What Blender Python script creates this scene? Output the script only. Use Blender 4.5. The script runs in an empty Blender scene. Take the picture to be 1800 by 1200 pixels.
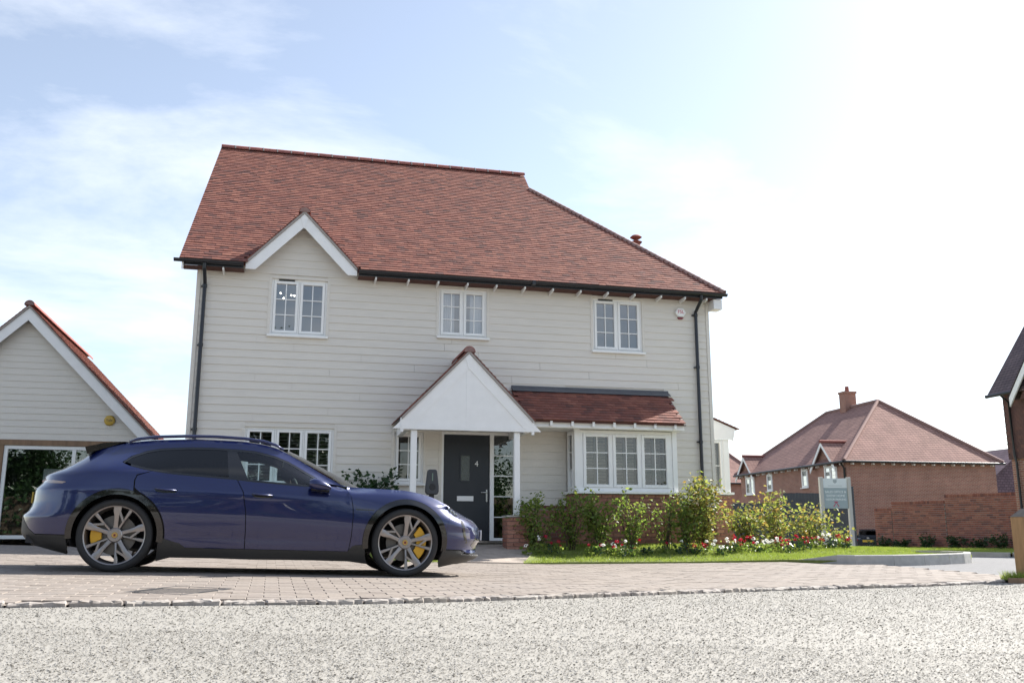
import bpy, bmesh, math, random
import numpy as np
from mathutils import Vector, Matrix
from mathutils.geometry import delaunay_2d_cdt
random.seed(7); RNG = np.random.default_rng(7)
rad = math.radians
SC = bpy.context.scene
COL = SC.collection

# ------------------------------------------------------------------ camera
FPX, HOR, CH = 1610.0, 936.0, 0.42            # focal length in photo pixels, horizon row, lens height
PITCH = math.atan((HOR - 600) / FPX)
cam_d = bpy.data.cameras.new('camera'); cam = bpy.data.objects.new('camera', cam_d); COL.objects.link(cam)
cam.location = (0, 0, CH); cam.rotation_euler = (math.pi/2 + PITCH, 0, 0)
cam_d.sensor_width = 36; cam_d.lens = FPX/1800*36; cam_d.clip_end = 3000; cam_d.clip_start = .05
SC.camera = cam

# ------------------------------------------------------------------ sky and sun
SUN_AZ, SUN_EL = rad(52), rad(40)             # azimuth to the right of the view direction (+Y)
W = bpy.data.worlds.new('World'); SC.world = W; W.use_nodes = True
nt = W.node_tree; nt.nodes.clear()
out = nt.nodes.new('ShaderNodeOutputWorld'); bg = nt.nodes.new('ShaderNodeBackground')
sky = nt.nodes.new('ShaderNodeTexSky'); sky.sky_type = 'NISHITA'; sky.sun_disc = False
sky.sun_elevation = SUN_EL; sky.sun_rotation = SUN_AZ; sky.air_density = 1.0; sky.dust_density = .75; sky.ozone_density = 1.0
geo = nt.nodes.new('ShaderNodeNewGeometry')
# thin cloud: noise on a flat layer (direction divided by its height)
sep = nt.nodes.new('ShaderNodeSeparateXYZ'); nt.links.new(geo.outputs['Incoming'], sep.inputs[0])
def wmath(op, a, b=None, clamp=False):
    n = nt.nodes.new('ShaderNodeMath'); n.operation = op; n.use_clamp = clamp
    for i, s in enumerate((a, b)):
        if s is None: continue
        if isinstance(s, (int, float)): n.inputs[i].default_value = s
        else: nt.links.new(s, n.inputs[i])
    return n.outputs[0]
zz = wmath('MAXIMUM', wmath('MULTIPLY', sep.outputs[2], -1), .03)
zz = wmath('ADD', zz, .12)
cx = wmath('DIVIDE', wmath('MULTIPLY', sep.outputs[0], -1), zz); cy = wmath('DIVIDE', wmath('MULTIPLY', sep.outputs[1], -1), zz)
cmb = nt.nodes.new('ShaderNodeCombineXYZ'); nt.links.new(cx, cmb.inputs[0]); nt.links.new(cy, cmb.inputs[1])
cmb.inputs[2].default_value = 3.1
noi = nt.nodes.new('ShaderNodeTexNoise'); noi.inputs['Scale'].default_value = .85; noi.inputs['Detail'].default_value = 9; noi.inputs['Roughness'].default_value = .60
noi.inputs['Distortion'].default_value = .35
nt.links.new(cmb.outputs[0], noi.inputs['Vector'])
rmp = nt.nodes.new('ShaderNodeValToRGB'); rmp.color_ramp.elements[0].position = .49; rmp.color_ramp.elements[1].position = .72
nt.links.new(noi.outputs['Fac'], rmp.inputs[0])
up_ = wmath('MULTIPLY', sep.outputs[2], -12, True)                # no cloud below the horizon
cfac = wmath('ADD', wmath('MULTIPLY', wmath('MULTIPLY', rmp.outputs[0], .75), up_), .08)   # thin haze everywhere, cloud on top
mixc = nt.nodes.new('ShaderNodeMixRGB'); nt.links.new(cfac, mixc.inputs[0]); hsv = nt.nodes.new('ShaderNodeHueSaturation'); hsv.inputs['Saturation'].default_value = .80; nt.links.new(sky.outputs[0], hsv.inputs['Color']); nt.links.new(hsv.outputs[0], mixc.inputs[1])
mixc.inputs[2].default_value = (6.2, 6.4, 6.7, 1)
nt.links.new(mixc.outputs[0], bg.inputs[0]); bg.inputs[1].default_value = .089
nt.links.new(bg.outputs[0], out.inputs[0])
sun_d = bpy.data.lights.new('sun', 'SUN'); sun_d.energy = 4.6; sun_d.angle = rad(.53); sun_d.color = (1, .955, .88)
sun = bpy.data.objects.new('sun', sun_d); COL.objects.link(sun)
sdir = Vector((math.sin(SUN_AZ)*math.cos(SUN_EL), math.cos(SUN_AZ)*math.cos(SUN_EL), math.sin(SUN_EL)))
sun.rotation_euler = sdir.to_track_quat('Z', 'Y').to_euler(); sun.location = sdir*60
SC.view_settings.view_transform = 'Standard'; SC.view_settings.look = 'None'; SC.view_settings.exposure = 1.3; SC.view_settings.gamma = 1
SC.view_settings.use_curve_mapping = False

# ------------------------------------------------------------------ photo pixel -> place
CP, SP = math.cos(PITCH), math.sin(PITCH); CAMP = np.array([0, 0, CH])
def ray(px, py):
    x = (px-900)/FPX; y = (600-py)/FPX
    return np.array([x, CP - y*SP, SP + y*CP])
def hit(px, py, p0, n):
    d = ray(px, py); return CAMP + d*(np.dot(np.array(p0)-CAMP, n)/np.dot(d, n))

# ------------------------------------------------------------------ ground height
def zdrive(x, y):
    s = (x+2.79)*.968 + (y-10.57)*.2504
    # falls to the right and to the gravel, rises a little to the lawns
    return .0 - .0272*np.clip(s, -5.5, 5.0) - .02*np.clip(9.4-y, 0, 5) + .011*np.clip(y-11.5, 0, 6) - .011*np.clip(y-18, 0, 6)
def ghit(px, py, dz=0.):
    z = -.05
    for _ in range(12):
        p = hit(px, py, (0, 0, z), np.array([0, 0, 1.])); z = float(zdrive(p[0], p[1]))+dz
    return p

# ------------------------------------------------------------------ objects
def link(o, parent=None):
    COL.objects.link(o)
    if parent is not None: o.parent = parent
    return o
def tag(o, label=None, cat=None, group=None, kind=None):
    if label: o['label'] = label
    if cat: o['category'] = cat
    if group: o['group'] = group
    if kind: o['kind'] = kind
    return o
def empty(name, loc=(0, 0, 0), rz=0., **k):
    o = bpy.data.objects.new(name, None); o.empty_display_size = .2; link(o); o.location = loc; o.rotation_euler = (0, 0, rz)
    return tag(o, **k)
def inst(name, me, parent=None, mat4=None):
    o = bpy.data.objects.new(name, me); link(o, parent)
    if mat4 is not None: o.matrix_local = mat4
    return o

class MB:
    """collects shapes for one mesh"""
    def __init__(s): s.v = []; s.f = []; s.mi = []
    def add(s, vs, fs, m=0):
        b = len(s.v); s.v += [tuple(map(float, p)) for p in vs]; s.f += [tuple(i+b for i in f) for f in fs]; s.mi += [m]*len(fs); return s
    def box(s, x0, x1, y0, y1, z0, z1, m=0, M=None):
        vs = [(x, y, z) for x in (x0, x1) for y in (y0, y1) for z in (z0, z1)]
        if M is not None: vs = [tuple(M @ Vector(p)) for p in vs]
        return s.add(vs, [(0, 1, 3, 2), (4, 6, 7, 5), (0, 4, 5, 1), (2, 3, 7, 6), (0, 2, 6, 4), (1, 5, 7, 3)], m)
    def prism(s, poly, axis, a, b, m=0):
        """poly of 2-D points, extruded along axis (0 x, 1 y, 2 z) from a to b"""
        n = len(poly); vs = []
        for t in (a, b):
            for p in poly:
                q = list(p); q.insert(axis, t); vs.append(q)
        fs = [tuple(range(n))[::-1], tuple(range(n, 2*n))] + [(i, (i+1) % n, n+(i+1) % n, n+i) for i in range(n)]
        return s.add(vs, fs, m)
    def tube(s, pts, r, n=8, m=0, cap=True):
        pts = [Vector(p) for p in pts]; rs = r if isinstance(r, (list, tuple)) else [r]*len(pts); vs = []; fs = []
        for i, p in enumerate(pts):
            t = (pts[min(i+1, len(pts)-1)] - pts[max(i-1, 0)]).normalized()
            a = t.cross(Vector((0, 0, 1)));
            if a.length < .05: a = t.cross(Vector((0, 1, 0)))
            a.normalize(); b = t.cross(a)
            for k in range(n):
                q = 2*math.pi*k/n; vs.append(p + (a*math.cos(q)+b*math.sin(q))*rs[i])
        for i in range(len(pts)-1):
            for k in range(n): fs.append((i*n+k, i*n+(k+1) % n, (i+1)*n+(k+1) % n, (i+1)*n+k))
        if cap: fs += [tuple(range(n))[::-1], tuple(range((len(pts)-1)*n, len(pts)*n))]
        return s.add(vs, fs, m)
    def lathe(s, prof, n=32, axis=1, m=0, c=(0, 0, 0), close=False):
        """prof: (radius, position along axis)"""
        vs = []; fs = []
        for r, h in prof:
            for k in range(n):
                q = 2*math.pi*k/n; p = [r*math.cos(q), r*math.sin(q)]; p.insert(axis, h); vs.append([p[i]+c[i] for i in range(3)])
        L = len(prof)
        for i in range(L-1 if not close else L):
            j = (i+1) % L
            for k in range(n): fs.append((i*n+k, i*n+(k+1) % n, j*n+(k+1) % n, j*n+k))
        return s.add(vs, fs, m)
    def grid(s, P, m=0, closed=False):
        """P[i][j] points"""
        a = len(P); b = len(P[0])
        return s.add([p for r in P for p in r], [(i*b+j, (i+1)*b+j, (i+1)*b+j+1, i*b+j+1) for i in range(a-1) for j in range(b-1)], m)
    def mesh(s, name, mats, smooth=None):
        me = bpy.data.meshes.new(name); me.from_pydata(s.v, [], s.f)
        for mm in (mats if isinstance(mats, (list, tuple)) else [mats]): me.materials.append(mm)
        if len(me.materials) > 1: me.polygons.foreach_set('material_index', s.mi)
        bm = bmesh.new(); bm.from_mesh(me); bmesh.ops.recalc_face_normals(bm, faces=bm.faces); bm.to_mesh(me); bm.free()
        if smooth is not None:
            me.polygons.foreach_set('use_smooth', [True]*len(me.polygons))
            if smooth < 180: me.set_sharp_from_angle(angle=rad(smooth))
        me.update(); return me
    def build(s, name, mats, parent=None, smooth=None, bevel=0, M=None):
        o = inst(name, s.mesh(name, mats, smooth), parent, M)
        if bevel:
            b = o.modifiers.new('bevel', 'BEVEL'); b.width = bevel; b.segments = 2; b.limit_method = 'ANGLE'; b.angle_limit = rad(40)
        return o

def np_mesh(name, V, Fa, mat, smooth=False):
    """fast mesh from arrays; Fa (n,3) or (n,4)"""
    me = bpy.data.meshes.new(name); n, k = Fa.shape
    me.vertices.add(len(V)); me.vertices.foreach_set('co', np.ascontiguousarray(V, dtype=np.float32).ravel())
    me.loops.add(n*k); me.loops.foreach_set('vertex_index', np.ascontiguousarray(Fa, dtype=np.int32).ravel())
    me.polygons.add(n); me.polygons.foreach_set('loop_start', np.arange(0, n*k, k, dtype=np.int32))
    me.materials.append(mat); me.update(calc_edges=True)
    if not smooth: me.shade_flat()
    return me

BOXF = np.array([(0, 1, 3, 2), (4, 6, 7, 5), (0, 4, 5, 1), (2, 3, 7, 6), (0, 2, 6, 4), (1, 5, 7, 3)])
def boxes_mesh(name, mats4, half, mat):
    """many boxes in one mesh: each 4x4 matrix places a box of half sizes"""
    base = np.array([(x, y, z, 1) for x in (-1, 1) for y in (-1, 1) for z in (-1, 1)], float); base[:, :3] *= half
    A = np.array([[list(r) for r in m] for m in mats4]); V = np.einsum('nij,kj->nki', A, base)[:, :, :3].reshape(-1, 3)
    Fa = (BOXF[None] + (np.arange(len(A))*8)[:, None, None]).reshape(-1, 4)
    return np_mesh(name, V, Fa, mat)

# ------------------------------------------------------------------ materials
def new_mat(name):
    m = bpy.data.materials.new(name); m.use_nodes = True; t = m.node_tree; b = t.nodes['Principled BSDF']; return m, t, b
def N(t, typ, **kw):
    n = t.nodes.new(typ)
    for k, v in kw.items():
        if k.startswith('_'): setattr(n, k[1:], v)
        else:
            n.inputs[k.replace('__', ' ')].default_value = v
    return n
def mat(name, col, rough=.6, metal=0., var=0., vscale=6., bump=0., bscale=80., spec=.5, coat=0., detail=6., coords='Object', stretch=None):
    """plain surface with mottled colour and fine relief"""
    m, t, b = new_mat(name); b.inputs['Roughness'].default_value = rough; b.inputs['Metallic'].default_value = metal
    b.inputs['Specular IOR Level'].default_value = spec; b.inputs['Base Color'].default_value = (*col, 1); b.inputs['Coat Weight'].default_value = coat
    tc = N(t, 'ShaderNodeTexCoord'); src = tc.outputs[coords]
    if stretch:
        mp = N(t, 'ShaderNodeMapping'); mp.inputs['Scale'].default_value = stretch; t.links.new(src, mp.inputs[0]); src = mp.outputs[0]
    if var:
        n = N(t, 'ShaderNodeTexNoise', Scale=vscale, Detail=detail, Roughness=.6); t.links.new(src, n.inputs['Vector'])
        r = N(t, 'ShaderNodeValToRGB'); r.color_ramp.elements[0].position = .3; r.color_ramp.elements[1].position = .7
        r.color_ramp.elements[0].color = (*[c*(1-var) for c in col], 1); r.color_ramp.elements[1].color = (*[min(1, c*(1+var)) for c in col], 1)
        t.links.new(n.outputs['Fac'], r.inputs[0]); t.links.new(r.outputs[0], b.inputs['Base Color'])
    if bump:
        n2 = N(t, 'ShaderNodeTexNoise', Scale=bscale, Detail=4.); t.links.new(src, n2.inputs['Vector'])
        bp = N(t, 'ShaderNodeBump', Strength=bump, Distance=.01); t.links.new(n2.outputs['Fac'], bp.inputs['Height']); t.links.new(bp.outputs[0], b.inputs['Normal'])
    return m
def mat_pieces(name, cols, rough=.8, var=.25, vscale=30., bump=.3, bscale=120., spec=.3):
    """each piece (tile, brick, stone, leaf) takes a colour of its own from a ramp of colours"""
    m, t, b = new_mat(name); b.inputs['Roughness'].default_value = rough; b.inputs['Specular IOR Level'].default_value = spec
    oi = N(t, 'ShaderNodeObjectInfo'); g = N(t, 'ShaderNodeNewGeometry')
    a = N(t, 'ShaderNodeMath', _operation='ADD'); t.links.new(oi.outputs['Random'], a.inputs[0]); t.links.new(g.outputs['Random Per Island'], a.inputs[1])
    fr = N(t, 'ShaderNodeMath', _operation='FRACT'); t.links.new(a.outputs[0], fr.inputs[0])
    r = N(t, 'ShaderNodeValToRGB'); e = r.color_ramp.elements
    e.remove(e[1]); e[0].position = 0; e[0].color = (*cols[0], 1)
    for i in range(1, len(cols)): q = e.new(i/(len(cols)-1)); q.color = (*cols[i], 1)
    t.links.new(fr.outputs[0], r.inputs[0])
    tc = N(t, 'ShaderNodeTexCoord'); n = N(t, 'ShaderNodeTexNoise', Scale=vscale, Detail=5.); t.links.new(tc.outputs['Object'], n.inputs['Vector'])
    mr = N(t, 'ShaderNodeMapRange'); mr.inputs[3].default_value = 1-var; mr.inputs[4].default_value = 1+var; mr.inputs[1].default_value = .3; mr.inputs[2].default_value = .7
    t.links.new(n.outputs['Fac'], mr.inputs[0])
    mx = N(t, 'ShaderNodeMixRGB', _blend_type='MULTIPLY'); mx.inputs[0].default_value = 1; t.links.new(r.outputs[0], mx.inputs[1]); t.links.new(mr.outputs[0], mx.inputs[2])
    t.links.new(mx.outputs[0], b.inputs['Base Color'])
    if bump:
        n2 = N(t, 'ShaderNodeTexNoise', Scale=bscale, Detail=3.); t.links.new(tc.outputs['Object'], n2.inputs['Vector'])
        bp = N(t, 'ShaderNodeBump', Strength=bump, Distance=.004); t.links.new(n2.outputs['Fac'], bp.inputs['Height']); t.links.new(bp.outputs[0], b.inputs['Normal'])
    return m
def mat_leaf(name, cols, rough=.45, trans=.45):
    m = mat_pieces(name, cols, rough=rough, var=.15, bump=0, spec=.45); t = m.node_tree; b = t.nodes['Principled BSDF']
    tr = N(t, 'ShaderNodeBsdfTranslucent'); mx = N(t, 'ShaderNodeMixShader'); mx.inputs[0].default_value = trans
    src = b.inputs['Base Color'].links[0].from_socket
    hs = N(t, 'ShaderNodeHueSaturation', Value=1.5, Saturation=1.1); t.links.new(src, hs.inputs['Color']); t.links.new(hs.outputs[0], tr.inputs['Color'])
    o = t.nodes['Material Output']; t.links.new(b.outputs[0], mx.inputs[1]); t.links.new(tr.outputs[0], mx.inputs[2]); t.links.new(mx.outputs[0], o.inputs['Surface'])
    return m
def mat_glass(name, tint=(.9, .93, .93), ior=1.5, boost=1.3, add=.03):
    m, t, b = new_mat(name); t.nodes.remove(b); o = t.nodes['Material Output']
    fr = N(t, 'ShaderNodeFresnel', IOR=ior); ml = N(t, 'ShaderNodeMath', _operation='MULTIPLY_ADD'); ml.use_clamp = True
    t.links.new(fr.outputs[0], ml.inputs[0]); ml.inputs[1].default_value = boost; ml.inputs[2].default_value = add
    tr = N(t, 'ShaderNodeBsdfTransparent'); tr.inputs[0].default_value = (*tint, 1); gl = N(t, 'ShaderNodeBsdfGlossy'); gl.inputs['Roughness'].default_value = .0
    mx = N(t, 'ShaderNodeMixShader'); t.links.new(ml.outputs[0], mx.inputs[0]); t.links.new(tr.outputs[0], mx.inputs[1]); t.links.new(gl.outputs[0], mx.inputs[2])
    t.links.new(mx.outputs[0], o.inputs['Surface']); return m
def mat_courses(name, colA, colB, mortar, bw, bh, msize=.012, bump=.5, rough=.85, tile=False, axes=None):
    """far masonry whose pieces are too small to tell apart; object coordinates (x along, z up)"""
    m, t, b = new_mat(name); b.inputs['Roughness'].default_value = rough; b.inputs['Specular IOR Level'].default_value = .2
    tc = N(t, 'ShaderNodeTexCoord'); sp = N(t, 'ShaderNodeSeparateXYZ'); t.links.new(tc.outputs['Object'], sp.inputs[0])
    ad = N(t, 'ShaderNodeMath', _operation='ADD'); t.links.new(sp.outputs[0], ad.inputs[0]); t.links.new(sp.outputs[1], ad.inputs[1])
    cb = N(t, 'ShaderNodeCombineXYZ'); t.links.new(ad.outputs[0], cb.inputs[0]); t.links.new(sp.outputs[2], cb.inputs[1])
    br = N(t, 'ShaderNodeTexBrick'); br.inputs['Scale'].default_value = 1; br.inputs['Brick Width'].default_value = bw; br.inputs['Row Height'].default_value = bh
    br.inputs['Mortar Size'].default_value = msize; br.inputs['Color1'].default_value = (*colA, 1); br.inputs['Color2'].default_value = (*colB, 1); br.inputs['Mortar'].default_value = (*mortar, 1)
    t.links.new(cb.outputs[0], br.inputs['Vector'])
    n = N(t, 'ShaderNodeTexNoise', Scale=1.3, Detail=6.); t.links.new(tc.outputs['Object'], n.inputs['Vector'])
    mr = N(t, 'ShaderNodeMapRange'); mr.inputs[3].default_value = .87; mr.inputs[4].default_value = 1.13; mr.inputs[1].default_value = .3; mr.inputs[2].default_value = .7; t.links.new(n.outputs['Fac'], mr.inputs[0])
    mx = N(t, 'ShaderNodeMixRGB', _blend_type='MULTIPLY'); mx.inputs[0].default_value = 1; t.links.new(br.outputs['Color'], mx.inputs[1]); t.links.new(mr.outputs[0], mx.inputs[2])
    t.links.new(mx.outputs[0], b.inputs['Base Color'])
    bp = N(t, 'ShaderNodeBump', Strength=bump, Distance=.02); bp.invert = True; t.links.new(br.outputs['Fac'], bp.inputs['Height']); t.links.new(bp.outputs[0], b.inputs['Normal'])
    return m

M = {}
M['siding'] = mat('siding', (.72, .68, .62), .55, var=.045, vscale=2.5, bump=.12, bscale=60, stretch=(1, 8, 12))
M['white'] = mat('white_paint', (.87, .87, .86), .38, var=.02, vscale=3)
M['white_wood'] = mat('white_board', (.85, .85, .85), .45, var=.03, vscale=5, bump=.05)
M['tile'] = mat_pieces('clay_tile', [(.225, .087, .066), (.19, .074, .058), (.25, .10, .074), (.12, .058, .052), (.205, .082, .064), (.28, .118, .086), (.155, .064, .054), (.235, .091, .069)], var=.14, vscale=14)
M['tile_ridge'] = mat_pieces('ridge_tile', [(.23, .085, .07), (.29, .105, .085), (.20, .08, .075)], var=.15, vscale=14)
M['tile_dusty'] = mat_pieces('hip_tile', [(.26, .17, .15), (.30, .18, .16), (.23, .15, .14)], var=.15, vscale=14)
M['mortar'] = mat('mortar', (.33, .30, .28), .9, var=.1, vscale=30, bump=.4)
M['gutter'] = mat('gutter_black', (.018, .020, .026), .35, spec=.5)
M['lead'] = mat('lead_flashing', (.10, .105, .12), .5, var=.1, vscale=3)
M['brick'] = mat_pieces('brick', [(.35, .17, .125), (.30, .135, .10), (.39, .20, .145), (.32, .15, .115), (.24, .115, .095), (.36, .18, .125)], var=.2, vscale=20)
M['brick_far'] = mat_courses('brick_far', (.36, .165, .12), (.28, .125, .095), (.42, .33, .28), .225, .075, .010)
M['tile_far'] = mat_courses('tile_far', (.40, .235, .20), (.32, .185, .16), (.16, .095, .085), .22, .12, .016, bump=.8)
M['tile_far_dark'] = mat_courses('tile_far_dark', (.17, .13, .135), (.13, .10, .11), (.06, .05, .055), .165, .10, .010)
M['hung_tile'] = mat_pieces('hung_tile', [(.14, .075, .066), (.11, .062, .058), (.17, .085, .07)], var=.15)
M['door'] = mat('door_anthracite', (.014, .019, .027), .42, var=.08, vscale=4, bump=.06, bscale=200)
M['chrome'] = mat('satin_chrome', (.62, .62, .63), .22, metal=1)
M['glass'] = mat_glass('window_glass', boost=1.5, add=.20)
M['glass_low'] = mat_glass('window_glass_ground_floor', boost=1.4, add=.06)
M['room'] = mat('room_wall', (.32, .30, .27), .9)
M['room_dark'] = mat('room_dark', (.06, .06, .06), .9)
M['shutter'] = mat('shutter_slat', (.13, .127, .12), .5)
M['curtain'] = mat('curtain', (.62, .62, .66), .9, var=.06)
M['oak'] = mat('oak_timber', (.24, .15, .09), .7, var=.3, vscale=5, bump=.3, stretch=(1, 1, .15))
M['oak_post'] = mat('oak_post', (.34, .20, .09), .65, var=.2, vscale=7, bump=.25, stretch=(4, 4, .5))
M['black_plastic'] = mat('black_plastic', (.015, .015, .017), .5, var=.1, bump=.05, bscale=400)
M['leaf'] = mat_leaf('leaf_shrub', [(.13, .19, .045), (.17, .23, .055), (.09, .14, .035), (.24, .28, .075), (.15, .21, .055)], trans=.55)
M['leaf_dark'] = mat_leaf('leaf_glossy', [(.022, .055, .018), (.035, .075, .022), (.028, .06, .025)], rough=.3, trans=.25)
M['leaf_red'] = mat_leaf('leaf_autumn', [(.17, .21, .055), (.24, .25, .07), (.12, .17, .045), (.27, .18, .06), (.21, .24, .08)], trans=.55)
M['stem'] = mat('stem', (.07, .05, .03), .8)
M['soil'] = mat('soil', (.05, .038, .028), .95, var=.3, vscale=20, bump=.6)
M['petal_red'] = mat_leaf('petal_red', [(.42, .014, .035), (.48, .03, .06), (.34, .01, .035)], trans=.3)
M['petal_white'] = mat_leaf('petal_white', [(.82, .82, .80), (.75, .76, .74), (.85, .80, .80)], trans=.3)
M['asphalt'] = mat('asphalt', (.16, .16, .165), .9, var=.12, vscale=8, bump=.4, bscale=300)
M['concrete'] = mat('kerb_concrete', (.40, .39, .37), .85, var=.15, vscale=6, bump=.2)
M['grass_base'] = mat('lawn_soil', (.16, .19, .05), .95, var=.25, vscale=12, bump=.4)
M['grass'] = mat_leaf('grass_blade', [(.21, .27, .055), (.24, .30, .065), (.18, .24, .05), (.28, .31, .085)], rough=.5, trans=.4)

M['brick_wall'] = mat_pieces('wall_brick', [(.30, .12, .09), (.24, .09, .07), (.33, .145, .105), (.15, .07, .065), (.27, .105, .08), (.34, .15, .11)], var=.2, vscale=20)
# ------------------------------------------------------------------ house frame (u along the front, v into the house)
TH = rad(13.7); HP = np.array([0, 18.5, 0.]); HU = np.array([math.cos(TH), math.sin(TH), 0]); HV = np.array([-math.sin(TH), math.cos(TH), 0])
def h2w(u, v, z=0.): return HP + u*HU + v*HV + np.array([0, 0, z])
def w2h(x, y): return (x-HP[0])*HU[0]+(y-HP[1])*HU[1], (x-HP[0])*HV[0]+(y-HP[1])*HV[1]
def zlawn(x, y):
    u, v = w2h(x, y); zd = zdrive(x, y)
    t = np.clip((v+2.9)/2.3, 0, 1); t = t*t*(3-2*t)
    return (zd+.012)*(1-t) + .19*t

def sheet(name, poly, zf, mt, step=.5, dz=0., kind='structure', smooth=True, skirt=0.):
    """ground sheet over a polygon, its height taken from zf"""
    P = np.array([p[:2] for p in poly]); x0, y0 = P.min(0); x1, y1 = P.max(0)
    pts = [Vector(p) for p in P]; n = len(pts); edges = [(i, (i+1) % n) for i in range(n)]
    def inside(x, y):
        c = False; j = n-1
        for i in range(n):
            if (P[i][1] > y) != (P[j][1] > y) and x < (P[j][0]-P[i][0])*(y-P[i][1])/(P[j][1]-P[i][1])+P[i][0]: c = not c
            j = i
        return c
    if step:
        for x in np.arange(x0+step/2, x1, step):
            for y in np.arange(y0+step/2, y1, step):
                if inside(x, y): pts.append(Vector((x, y)))
    v, e, f, _, _, _ = delaunay_2d_cdt(pts, edges, [], 1, 1e-4)
    V = [(p.x, p.y, float(zf(p.x, p.y))+dz) for p in v]
    mb = MB(); mb.add(V, [tuple(t) for t in f])
    if skirt: q_ = [(p[0], p[1], float(zf(p[0], p[1]))+dz) for p in P]; mb.add(q_+[(a, b, c-skirt) for a, b, c in q_], [(i, (i+1) % n, n+(i+1) % n, n+i) for i in range(n)])
    me = mb.mesh(name, mt, 180 if smooth else None)
    o = inst(name, me); tag(o, kind=kind)
    return o
def in_poly(P, x, y):
    c = np.zeros(len(x), bool); n = len(P); j = n-1
    for i in range(n):
        a, b = P[i], P[j]
        cond = ((a[1] > y) != (b[1] > y)) & (x < (b[0]-a[0])*(y-a[1])/(b[1]-a[1]+1e-12)+a[0]); c ^= cond; j = i
    return c

# kerb line between gravel and drive, read from the photograph on the ground plane
KP = [ghit(*p) for p in [(0, 1060), (150, 1058.5), (300, 1057), (450, 1056), (600, 1055), (720, 1053), (830, 1050), (1000, 1045), (1200, 1038), (1400, 1032), (1600, 1027), (1740, 1021)]]
kd = (KP[0]-KP[2]); KP = [KP[0]+kd*3.2, KP[0]+kd*1.2] + KP; kd = KP[-1]-KP[-2]; KP += [KP[-1]+kd*1.0, KP[-1]+kd*6]
KX = np.array([p[0] for p in KP]); KY = np.array([p[1] for p in KP])
ASP = [ghit(1560, 993), ghit(1800, 1013)]                       # where the block paving meets the asphalt
ad_ = ASP[1]-ASP[0]; ASP0 = ASP[0]-ad_*.35; ASP1 = ASP[1]+ad_*1.2

# far ground to the horizon
mb = MB()
gx = [-900, -300, -100, -50, -30, -20, -12, -6, 0, 4, 8, 12, 20, 30, 50, 100, 300, 900]; gy = [-600, -200, -60, -30, -15, -8, 0, 6, 12, 18, 24, 32, 45, 58, 70, 120, 300, 900, 1500]
mb.grid([[(x, y, float(zdrive(x, y))-.10-.022*min(max(y-24, 0), 46)) for y in gy] for x in gx])
g = mb.build('ground', mat('ground_earth', (.16, .15, .11), .95, var=.25, vscale=.4, bump=.3, bscale=8), smooth=180); tag(g, kind='structure')

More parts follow.
